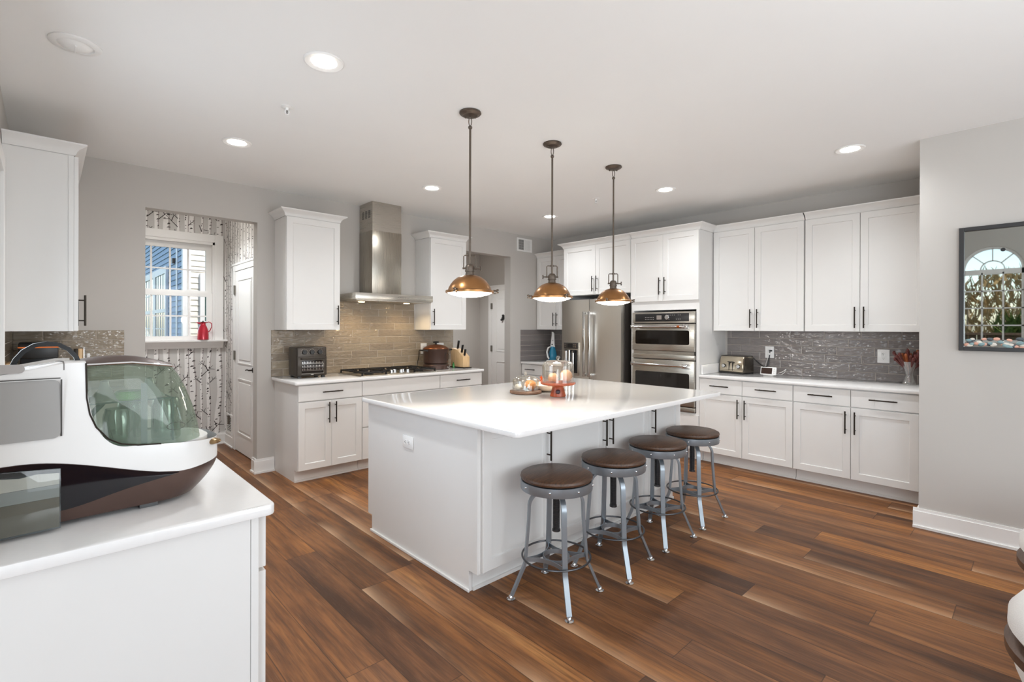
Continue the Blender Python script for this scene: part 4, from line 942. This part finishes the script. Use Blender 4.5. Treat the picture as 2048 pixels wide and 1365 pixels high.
# ------------------------------------------------------------------ framed shadow box on the side wall
m_fr = pm('black_frame', '#2c2b2b', .4)
m_mir = NT('reflective_glazing'); m_mir.set(Base_Color=lin('#d9dedb'), Metallic=1.0, Roughness=.015)
sbx = thing('shadow_box', 'black framed reflective glass box with pebbles on the right grey wall', 'picture frame', (-1.1262, -4.745, 1.255), -R(90))
PW, PH = .60, .82
m = MB()
m.box(0, .026, -.035, 0, 0, PH, .002); m.box(PW-.026, PW, -.035, 0, 0, PH, .002); m.box(.026, PW-.026, -.035, 0, 0, .026, .002); m.box(.026, PW-.026, -.035, 0, PH-.026, PH, .002)
obj('frame', m, m_fr, sbx, False)
obj('glazing', MB().box(.022, PW-.022, -.018, -.004, .022, PH-.022), m_mir.m, sbx, False)
obj('coin_slot', MB().cyl((.21, -.0205, .655), .012, .002, 'y', 20), m_black, sbx, label='round black hole near the top')
m_peb = [pm('pebble_'+n_, c_, .4, var=.1) for n_, c_ in (('slate', '#4c5358'), ('blush', '#d9a48f'), ('sand', '#d8d2c6'), ('teal', '#7f9a9c'))]
rp = random.Random(12)
for k in range(64):
    x = .035+(PW-.07)*rp.random(); z = .03+.055*rp.random()**1.6; a_ = rp.random()*.8-.4
    tag(obj('pebble', MB().sphere((0, 0, 0), .010+.006*rp.random(), (1.2, .35, .75), 12).xf(Matrix.Translation((-1.1262-.0225-.0012*(k % 4), -4.745-x, 1.255+z))@Matrix.Rotation(-R(90), 4, 'Z')@Matrix.Rotation(a_, 4, 'Y')), m_peb[k % 4]), 'small smooth pebble at the bottom of the black framed box', 'pebble', 'pebbles in the framed box')

# ------------------------------------------------------------------ boucle seats at the lower right
m_bouc = pm('white_boucle', '#e9e6e2', .95, var=.05, scale=220, bump=.9); m_band = wood('walnut_band', '#3d2b20', '#6b5140', 1, .4)
def seat(label, x, y, top):
    t = thing('barrel_seat', label, 'seat', (x, y, 0))
    r = .40
    obj('lower_cushion', MB().lathe([(0, .02), (r-.13, .02), (r-.10, .06), (r-.05, .17), (r-.025, .24), (r-.035, .285), (0, .285)], seg=64), m_bouc, t)
    obj('wood_band', MB().lathe([(r-.06, .286), (r-.01, .288), (r, .296), (r, .326), (r-.012, .334), (r-.06, .334)], seg=64), m_band, t, label='dark walnut band')
    obj('seat_cushion', MB().lathe([(r-.06, .335), (r-.03, .345), (r-.008, .375), (r-.01, .42), (r-.04, .465), (r-.1, .49), (0, .50)], seg=64), m_bouc, t)
    if top: obj('backrest', MB().lathe([(r-.09, .47), (r-.05, .49), (r-.035, .54), (r-.05, .60), (r-.09, .62), (r-.12, .56), (r-.09, .47)], seg=64, caps=False), m_bouc, t)
    return t
def place(u, v, z):   # floor-plan point seen at image point (u, v) at height z
    d = F2+R3*((u-1024)/FPX)-U3*((v-V0)/FPX); o_ = co.matrix_world.translation; t = (z-o_.z)/d.z; return o_+d*t
SE1 = (-3.128, -5.435); SE2 = (-2.22, -5.445)
seat('white boucle round seat with walnut band, nearest at the lower right edge', SE1[0], SE1[1], False)
seat('white boucle round seat with walnut band, farther one by the baseboard', SE2[0], SE2[1], False)

# ------------------------------------------------------------------ red jug on the window stool
m_red = pm('red_enamel', '#c2263a', .12, metal=.3, coat=.6, var=.04)
jg = thing('red_jug', 'shiny red jug on the mudroom window sill', 'jug', (-4.29, 1.572, 1.2485), R(-25))
obj('body', MB().lathe([(.052, 0), (.058, .004), (.058, .06), (.053, .11), (.04, .15), (.028, .175), (.026, .19), (.034, .205), (.031, .205), (.022, .19), (0, .185)], seg=36), m_red, jg)
obj('spout', MB().prism([(-.075, .205), (-.03, .205), (-.026, .175)], -.010, .010, 'y', .003), m_red, jg)
obj('handle', MB().tube([(.024, 0, .195), (.06, 0, .21), (.088, 0, .19), (.088, 0, .15), (.072, 0, .11), (.053, 0, .09)], .005), m_red, jg)
obj('lid', MB().cyl((0, 0, .2055), .026, .006, 'z', 20, .002).sphere((0, 0, .216), .007), m_black, jg)

# ------------------------------------------------------------------ bottle washer in the left foreground
m_shell = pm('white_shell', '#e2e0dd', .22, var=.005, coat=.4); m_dk = pm('dark_brown_gloss', '#0d0b12', .1, metal=0, var=.05, coat=.15); m_br = pm('bronze_brown', '#5a4740', .32, metal=.55, var=.04)
m_tank = glass('smoked_tank', '#e6eaec', .03, body=.10, bcol='#8f9696', edge=.15); m_dome = glass('smoked_green_dome', '#d3dbd2', .02, body=.22, bcol='#9aa796', edge=.22)
m_win = pm('grey_window', '#9c9a97', .18, var=.05, scale=6)
bwk = thing('bottle_washer', 'white countertop baby bottle washer with smoked dome, left foreground', 'appliance', (-5.6942, -3.5347, .9145), math.atan2(.0688, .9976))
# plan: s along local x (0 at the frame edge, 0.43 right end), depth local y 0..0.30
SL, SR, DP = -.115, .466, .30
def plan(sR, y0, y1, rr, n=9):
    return arc(sR-rr, y0+rr, rr, -90, 0, n)+arc(sR-rr, y1-rr, rr, 0, 90, n)
def zb_(s):
    t = max(0, min(1, (s-.02)/.36)); return .170+(-.082)*(t*t*(3-2*t))+max(0, s-.33)*.10
def zt_(s):
    if s <= .148: return .397-.20*max(0, .11-s)
    if s < .238:
        q = (s-.148)/.09; return .178+.215*(1-(1-(1-q)**2.5)**.4)
    return .178-(s-.238)*.085
def outline():
    f = [(SL+(.14-SL)*k/20, 0) for k in range(20)]+[(.14+.03*k/24, 0) for k in range(24)]+[(.17+.13*k/26, 0) for k in range(26)]
    c = [(SR-.127+.127*math.sin(R(a_)), .127-.127*math.cos(R(a_))) for a_ in range(0, 91, 6)]
    d = [(SR-.127+.127*math.cos(R(a_)), DP-.127+.127*math.sin(R(a_))) for a_ in range(0, 91, 6)]
    bk = [(SR-.127-(SR-.127-SL)*k/60, DP) for k in range(1, 61)]
    return f+c+d+bk
OUT = outline(); cyy = DP/2
def ringpt(p, k):   # k: 0 at full size, inward taper
    s, y = p; f = 1-k; return (.15+(s-.15)*f if s > .15 else s, cyy+(y-cyy)*f)
def loft(rows, mats_, name, parent, close=True, capt=False, capb=False):
    m = MB(); V = []
    for r_ in rows: V.append([m.bm.verts.new(p) for p in r_])
    n = len(V[0])
    for a, c in zip(V, V[1:]):
        for k in range(n if close else n-1):
            k2 = (k+1) % n; m.bm.faces.new((a[k], a[k2], c[k2], c[k]))
    if capt: m.bm.faces.new(V[-1])
    if capb: m.bm.faces.new(V[0][::-1])
    bmesh.ops.recalc_face_normals(m.bm, faces=m.bm.faces[:]); return obj(name, m, mats_, parent)
rows = []
for q in range(9):
    t = q/8; rows.append([(lambda P, s0: (P[0], P[1], .012+(zb_(s0)-.012)*t))(ringpt(p, .19*(1-t)**1.6), p[0]) for p in OUT])
loft(rows, m_br, 'base', bwk, True, False, True)
# glossy dark panel sweeping across the base front
m = MB(); n = 40; bm = m.bm; top = []; bot = []
for k in range(n+1):
    s = -.115+.455*k/n; zT = zb_(s)-.001; e = max(0, (s-.10)/.24); zB = .042+(.002 if s < .1 else (zT-.044)*min(1, e)**1.7)
    row = []
    for q in range(7):
        z = zB+(zT-zB)*q/6; t = (z-.012)/(zb_(s)-.012); P = ringpt((s, 0), .19*(1-t)**1.6); row.append(bm.verts.new((P[0], P[1]-.0025, z)))
    top.append(row)
for a, c in zip(top, top[1:]):
    for q in range(6):
        try: bm.faces.new((a[q], c[q], c[q+1], a[q+1]))
        except ValueError: pass
bmesh.ops.recalc_face_normals(bm, faces=bm.faces[:]); obj('dark_panel', m, m_dk, bwk)
# shell
rows = []
for q in range(15):
    t = q/14; R_ = []
    for p in OUT:
        z0_, z1_ = zb_(p[0]), zt_(p[0]); z = z0_+(z1_-z0_)*t; k = .0+.10*max(0, (z-.12)/.28)**1.5
        P = ringpt(p, k); R_.append((P[0], P[1], z))
    rows.append(R_)
sh = loft(rows, m_shell, 'shell', bwk)
# roof of the tall left part, with rounded edge
ridx = [p for p in OUT if p[0] <= .150]
fr_ = sorted([p for p in ridx if p[1] < .01], key=lambda p: p[0])
m = MB(); rr_ = []
for p in fr_:
    z = zt_(p[0]); row = []
    for (dy, dz) in ((.0, 0), (.006, .003), (.02, .004), (.06, .003), (.135, 0), (.21, -.004), (.25, -.009), (.264, -.016), (.27, -.03)):
        row.append(m.bm.verts.new((p[0], .015+dy, z+dz)))
    rr_.append(row)
for a, c in zip(rr_, rr_[1:]):
    for q in range(8): m.bm.faces.new((a[q], c[q], c[q+1], a[q+1]))
m.bm.faces.new(rr_[-1]); bmesh.ops.recalc_face_normals(m.bm, faces=m.bm.faces[:])
obj('roof', m, m_shell, bwk)
obj('seam', MB().tube([(.107, .0135, .36), (.107, .0145, .396), (.107, .024, .4006), (.107, .05, .4010), (.107, .12, .3982), (.107, .2, .3935)], 0, flat=(.0022, .0012), up=(0, -.7, .7)), pm('shadow_gap', '#6e6a66', .6), bwk)
obj('deck', MB().prism([(s, y) for s, y in ([(.14, .02), (.335, .02)]+[(.335+.105*math.sin(R(a_)), .125-.105*math.cos(R(a_))) for a_ in range(10, 91, 10)]+[(.335+.105*math.cos(R(a_)), .175+.105*math.sin(R(a_))) for a_ in range(0, 81, 10)]+[(.335, .28), (.14, .28)])], .150, .166, 'z'), m_shell, bwk)
# dome
def dring(z, s0, s1, y0, y1, r):
    return [(s, y, z) for s, y in arc(s1-r, y0+r, r, -90, 0, 10)+arc(s1-r, y1-r, r, 0, 90, 10)]
rows = []
for (z, s1, ins) in ((.166, .416, .010), (.21, .410, .011), (.26, .397, .012), (.31, .380, .014), (.35, .362, .017), (.375, .345, .020), (.388, .330, .028)):
    y0, y1 = ins, DP-ins; r = .10
    rows.append([(.148, y0, z)]+[(.148+(s1-r-.148)*(k/18)**1.6, y0, z) for k in range(1, 18)]+dring(z, 0, s1, y0, y1, r)+[(s1-r-(s1-r-.148)*k/18, y1, z) for k in range(1, 18)]+[(.148, y1, z)])
# keep the dome's lower front edge following the shell's curve
for ri, r_ in enumerate(rows):
    for k, p in enumerate(r_):
        if p[0] < .24: r_[k] = (p[0], p[1], max(p[2], zt_(p[0])-.003 if ri < 6 else p[2]))
loft(rows, m_dome, 'dome', bwk, False)
m = MB(); V = []
for (z, f, y0) in ((.388, 0, .026), (.392, 0, .035), (.397, 1, .07), (.398, 1, .15), (.394, 1, .23), (.388, 0, .265), (.382, 0, .274)):
    V.append([m.bm.verts.new((.146+(.192-.06*abs(y0-.15)/.15*0)*k/8, y0, z-.014*(k/8)**2+.004*math.sin(math.pi*k/8)*f*3)) for k in range(9)])
for a, c in zip(V, V[1:]):
    for k in range(8): m.bm.faces.new((a[k], a[k+1], c[k+1], c[k]))
obj('dome_roof', m, m_br, bwk)
obj('dome_edge', MB().tube([(.1475, .012, .396), (.1485, .008, .31), (.154, .005, .27), (.166, .003, .236), (.19, .002, .203), (.215, .001, .187), (.25, .001, .178), (.30, .002, .173)], .0019), m_bronze, bwk)
obj('dome_rim', MB().tube([(.146, .022, .390), (.24, .022, .392), (.328, .026, .379), (.345, .12, .378)], .0035), m_chrome, bwk)
# windows, tank, handle, recess
obj('tank_window', MB().prism(rrect(-.12, .100, .222, .360, .014), -.0035, -.0005, 'y').xf(Matrix.Translation((0, -.0125, 0))@Matrix.Rotation(R(-3.6), 4, 'X')), m_win, bwk, label='grey translucent water window')
obj('window_frame', MB().box(-.118, .1, .0005, .0018, .362, .3645).box(.1, .103, .0005, .0018, .225, .36), m_dark, bwk)
obj('waste_tank', MB().prism([(-.12, .008), (.1005, .008), (.1005, .150), (-.12, .170)], -.006, -.001, 'y', .0015), m_tank, bwk, label='clear smoked waste tank')
obj('tank_water', MB().box(-.12, .098, -.0035, .03, .012, .082), pm('murky_water', '#6b6250', .4, var=.06, scale=6), bwk, label='murky brown waste water')
obj('tank_haze', MB().box(-.12, .098, -.0033, .02, .0825, .112), pm('hazy_water', '#9a9a92', .4, var=.06, scale=6), bwk)
obj('tank_foam', MB().prism([(-.12, .1125), (.098, .1125), (.098, .138), (.06, .143), (.03, .139), (-.02, .147), (-.06, .143), (-.12, .15)], -.0033, .012, 'y'), pm('pale_foam', '#cfc8b8', .6, var=.12, scale=30), bwk)
obj('grip_recess', MB().prism([(-.12, .378), (.03, .378)]+arc(.03, .388, .010, -90, 90, 6)+[(-.09, .402), (-.12, .392)], -.0015, .006, 'y').xf(Matrix.Translation((0, .012, 0))), pm('grey_recess', '#a7a29e', .6), bwk)
hz = [(.020, .385), (.028, .406), (.041, .425), (.06, .439), (.083, .444), (.105, .440), (.124, .427), (.137, .409), (.144, .388)]
obj('carry_handle', MB().tube([(s, .10, z) for s, z in hz], 0, flat=(.016, .010), up=(0, .0, 1)), pm('handle_black', '#0c0c0e', .3, spec=.3), bwk, label='black arched carrying handle')
m_brass = pm('dull_brass', '#8d7350', .3, metal=.8)
obj('latch', MB().sphere((.436, .052, .150), .019, (1.2, 1.25, .5), 16), m_brass, bwk, label='dull brass latch')
for (s, y) in ((.05, .05), (.28, .05), (.05, .25), (.28, .25)): obj('foot', MB().box(s-.02, s+.02, y-.012, y+.012, 0, .014), m_black, bwk)
obj('logo_mark', MB().box(-.048, -.034, -.0022, -.001, .352, .3555).box(-.028, -.016, -.0022, -.001, .3535, .3545).xf(Matrix.Translation((0, .0068, 0))), m_mark, bwk)
m = MB().tube([(.335+.021*math.cos(R(a_)), .0065, .215+.010*math.sin(R(a_))) for a_ in range(0, 360, 15)], .0006, 5, closed=True); obj('oval_mark', m, m_dark, bwk)
# what is inside the dome (each its own thing)
BM = bwk.matrix_basis.copy() if False else Matrix.Translation((-5.6942, -3.5347, .9145))@Matrix.Rotation(math.atan2(.0688, .9976), 4, 'Z')
def inn(o): o.matrix_world = BM@o.matrix_world if not o.parent else o.matrix_world; return o
m_jar = glass('bottle_glass', '#e8f1ec', .16, body=.12, bcol='#a9bdb0')
def jar(s, y, r, h, label):
    inn(tag(obj('glass_bottle', MB().lathe([(r*.9, 0), (r, .006), (r, h-.02), (r*.86, h), (r*.82, h), (r*.94, h-.02), (r*.94, .008), (0, .006)], (s, y, .1675), 28, caps=False), m_jar), label, 'bottle', 'bottles in the washer'))
jar(.225, .085, .036, .10, 'clear glass baby bottle standing at the left inside the washer dome'); jar(.332, .10, .035, .115, 'clear glass baby bottle standing at the right inside the washer dome')
jar(.27, .205, .034, .105, 'clear glass baby bottle standing at the back inside the washer dome')
m_grn = pm('green_plastic', '#4f9a2b', .35); m_dteal = pm('dark_teal_plastic', '#31584f', .4)
rk = MB(); rk.box(.155, .345, .06, .068, .285, .288).box(.155, .345, .24, .248, .285, .288)
for k in range(8): rk.box(.155+.026*k, .159+.026*k, .06, .248, .285, .288)
for (s, y) in ((.156, .062), (.34, .062), (.156, .244), (.33, .244)): rk.box(s-.002, s+.002, y-.002, y+.002, .1675, .286)
inn(tag(obj('drying_rack', rk, m_dteal), 'dark slatted rack inside the smoked washer dome', 'rack'))
inn(tag(obj('green_cap', MB().lathe([(.03, 0), (.034, .004), (.034, .02), (.03, .024), (0, .024)], (.247, .09, .2885), 28), m_grn), 'bright green plastic cap on the rack in the washer', 'cap'))  # green bottle cap lying on the rack
m_sil = glass('silicone', '#eef2ee', .12, body=.35, bcol='#dfe6e0')
def nipple(s, y, z, label): inn(tag(obj('bottle_teat', MB().lathe([(.036, 0), (.036, .004), (.028, .012), (.014, .03), (.011, .04), (.009, .052), (0, .056)], (s, y, z), 28), m_sil), label, 'teat', 'teats in the washer'))
nipple(.195, .10, .2885, 'clear silicone teat left of the green cap in the washer'); nipple(.295, .11, .2885, 'clear silicone teat right of the green cap in the washer')
inn(tag(obj('cleaning_brush', MB().tube([(.155, .1, .24), (.19, .09, .285)], .007), m_dteal), 'dark teal handle leaning at the left in the washer dome', 'brush'))
inn(tag(obj('strap_label', MB().box(.262, .276, .034, .036, .173, .335), pm('grey_tag', '#8b9397', .5)), 'upright grey strip in the middle of the washer dome', 'strip'))

# ------------------------------------------------------------------ far end of the left counter
cm = thing('coffee_maker', 'black drip coffee maker at the far end of the left counter', 'coffee maker', (-5.665, -.30, .9145), 0)
obj('base', MB().box(-.09, .10, -.13, .13, 0, .04, .006), m_black, cm); obj('tower', MB().box(-.09, .10, .04, .13, .04, .33, .006), m_black, cm)
obj('brew_head', MB().box(-.095, .105, -.13, .13, .265, .375, .008), m_black, cm); obj('trim_band', MB().box(-.097, .107, -.132, .0, .338, .346), m_copper2, cm)
cf = obj('carafe', MB().lathe([(.055, .042), (.075, .06), (.082, .12), (.068, .19), (.055, .22), (.058, .235), (.054, .235), (.05, .22), (.063, .19), (.077, .12), (.07, .065), (0, .05)], (0, -.04, 0), 32, caps=False), m_jar, cm)
obj('carafe_handle', MB().tube([(.06, -.05, .225), (.115, -.06, .22), (.12, -.06, .12), (.08, -.05, .09)], .008), m_black, cf)
pc = thing('paper_towel_holder', 'upright steel column with pale wood strip behind the carrying handle', 'holder', (-5.44, -.22, .9145))
obj('base', MB().cyl((0, 0, 0), .055, .012, bev=.003), m_steel, pc); obj('column', MB().box(-.035, -.01, -.03, .03, .012, .32, .003), m_bronze, pc); obj('strip', MB().box(-.010, .012, -.032, .03, .012, .32, .002), m_blockw, pc); obj('bar', MB().cyl((.022, 0, .012), .010, .31), m_chrome, pc)
sg = tag(obj('thermostat', MB().box(-5.392, -5.372, -.016, -.0092, 1.155, 1.19, .002).box(-5.389, -5.375, -.0175, -.0158, 1.163, 1.183), m_white), 'small white sensor on the brown tiles behind the washer handle', 'sensor')
bd = tag(obj('cutting_board', MB().box(-.011, .011, -.12, .12, 0, .26, .006).xf(Matrix.Translation((-5.774, -.70, .9145))@Matrix.Rotation(R(-4), 4, 'Y')), m_blockw), 'pale cutting board leaning on the left wall', 'cutting board')

# ------------------------------------------------------------------ rooms behind: unseen ceiling lamps added to brighten them
for nm, loc, e in (('mudroom_added_light', (-4.6, .75, ZC-.06), 72), ('hall_added_light', (-1.1, .9, ZC-.06), 95)):
    t = thing('added_ceiling_lamp', 'added round flush lamp on the '+('mudroom' if 'mud' in nm else 'hall')+' ceiling', 'ceiling lamp', (loc[0], loc[1], ZC-.0005))
    obj('shade', MB().lathe([(.12, 0), (.12, -.03), (.08, -.045), (0, -.05)], seg=32, caps=False), m_led, t)
    lamp(nm, 'SPOT', (loc[0], loc[1], ZC-.07), e, (.95, .98, 1), spot_size=R(140), spot_blend=.9, shadow_soft_size=.1)

# ------------------------------------------------------------------ outdoors
m_grass = pm('grass', '#5c6b3a', .9, var=.2, scale=3)
struct('ground', MB().box(-60, 40, -60, 60, -.5, -.35), m_grass)
m_sblue = pm('blue_siding', '#93adc6', .6, var=.02); m_scream = pm('cream_siding', '#f1ece0', .6, var=.02)
hs = thing('neighbour_house', 'neighbouring house with blue and cream lap siding seen through the window', 'house', (0, 0, -.35))
def siding(p0, dirv, L, nrm, z0, z1, mt_, name, holes=()):
    m = MB(); d = Vector(dirv); n_ = Vector(nrm); P = Vector(p0); k = 0; z = z0
    while z < z1:
        segs = [(0, L)]
        for (a, c, h0, h1) in holes:
            if z+.1 > h0 and z < h1: segs = [s for q in segs for s in ((q[0], min(q[1], a)), (max(q[0], c), q[1])) if s[1]-s[0] > .01]
        for (a, c) in segs:
            A, B = P+d*a, P+d*c
            q = [A+n_*.022+U0*z, B+n_*.022+U0*z, B+n_*.004+U0*(z+.108), A+n_*.004+U0*(z+.108)]
            m.poly([tuple(v) for v in q]); u = [A+U0*z, B+U0*z, B+n_*.022+U0*z, A+n_*.022+U0*z]; m.poly([tuple(v) for v in u])
        z += .108
    bmesh.ops.recalc_face_normals(m.bm, faces=m.bm.faces[:]); return obj(name, m, mt_, hs, False)
HX, HY = -3.72, 6.0
siding((HX, HY, 0), (0, 1, 0), 8, (-1, 0, 0), 0, 7, m_sblue, 'blue_wall'); siding((HX, HY, 0), (1, 0, 0), 7, (0, -1, 0), 0, 7, m_scream, 'cream_wall')
obj('core', MB().box(HX+.002, HX+7, HY+.002, HY+8, 0, 7), m_scream, hs, False)
obj('corner_board', MB().box(HX-.03, HX+.10, HY-.03, HY-.002, 0, 7).box(HX-.03, HX-.002, HY-.002, HY+.10, 0, 7).box(HX-.03, HX-.002, HY+.55, HY+.68, 0, 7), m_trim, hs, False)
m_gw = pm('dark_window', '#3f5a55', .12, var=.2, scale=2)
for (y0, y1) in ((7.75, 9.05), (9.35, 10.9)):
    fm = obj('window_frame', MB().box(HX-.06, HX-.02, y0-.14, y0, 1.2, 3.05).box(HX-.06, HX-.02, y1, y1+.14, 1.2, 3.05).box(HX-.06, HX-.02, y0, y1, 2.90, 3.05).box(HX-.06, HX-.02, y0, y1, 1.2, 1.32).box(HX-.06, HX-.02, y0, y1, 2.06, 2.14), m_trim, hs, False)
    m = MB().box(HX-.045, HX-.022, y0, y1, 1.32, 2.9); obj('pane', m, m_gw, fm, False)
    m = MB()
    for k in (1, 2, 3): m.box(HX-.052, HX-.044, y0+(y1-y0)*k/4-.01, y0+(y1-y0)*k/4+.01, 1.32, 2.9)
    for z in (1.7, 2.5): m.box(HX-.052, HX-.044, y0, y1, z-.01, z+.01)
    obj('muntins', m, m_trim, fm, False)
fm = obj('window_frame', MB().box(-3.475, -3.40, HY-.09, HY-.02, .9, 2.78).box(-3.40, -2.4, HY-.09, HY-.02, 2.66, 2.78).box(-3.40, -2.4, HY-.09, HY-.02, .9, 1.0).box(-3.40, -2.4, HY-.07, HY-.02, 1.80, 1.86), m_trim, hs, False)
obj('pane', MB().box(-3.40, -2.4, HY-.05, HY-.022, 1.0, 2.66), m_gw, fm, False)
obj('vent_hood', MB().box(HX-.07, HX-.02, HY+.80, HY+.90, 3.03, 3.13), m_dark, hs, False)
obj('roof', MB().prism([(HX-.5, 7), (HX+7.5, 7), (HX+3.5, 9.4)], HY-.4, HY+8.4, 'y'), m_dark, hs, False)
# wooded view reflected in the framed glass
m_brown = pm('bare_branches', '#a98a58', .9, var=.35, scale=2.2); m_trunk = pm('tree_bark', '#a8957c', .9, var=.2); m_ever = pm('evergreen', '#5c6b26', .9, var=.3, scale=3)
rt = random.Random(21)
def tree(x, y, h, r, mt_, label):
    t = thing('tree', label, 'tree', (x, y, -.35), 0, 'trees beyond the arched window')
    obj('trunk', MB().tube([(0, 0, 0), (.05, .03, h*.4), (-.04, .06, h*.9)], [.09, .07, .02], 6), m_trunk, t)
    m = MB()
    for k in range(520):
        a_ = rt.random()*6.283; u = rt.random(); zz = h*(.18+.82*rt.random()); q = r*(1.05-.75*abs(zz/h-.45))*math.sqrt(rt.random()); p = Vector((q*math.cos(a_), q*math.sin(a_), zz)); d = Vector((rt.random()-.5, rt.random()-.5, .4+rt.random())).normalized(); L = .25+.3*rt.random(); s_ = d.cross(Vector((rt.random(), rt.random(), .1))).normalized()*(.02+.04*rt.random())
        m.poly([tuple(p-s_), tuple(p+s_), tuple(p+d*L)])
    obj('crown', m, mt_, t, False)
for row, x in enumerate((-15.2, -18.2, -21.2, -24.2)):
    for k in range(4):
        ev = (row, k) == (0, 1)
        tree(x, -7.4+2.75*k+(1.37 if row % 2 else 0)-.3*row, 1.9 if ev else 3.0+.3*row, .6 if ev else 1.3, m_ever if ev else m_brown, 'the only green tree outside the arched window' if ev else 'bare brown tree outside the arched window')
fn = thing('deck_railing', 'weathered wooden deck fence outside the arched window', 'fence', (-11.5, -5.5, -.35))
m_wf = wood('weathered_fence', '#4a382b', '#7d6450', .5, .8, 'z')
m = MB()
for k in range(44): m.box(-.02, .02, -3+.14*k, -3+.14*k+.128, 0, 1.62)
obj('boards', m, m_wf, fn, False); obj('top_rail', MB().box(-.05, .06, -3.05, 3.2, 1.62, 1.67), m_wf, fn, False)
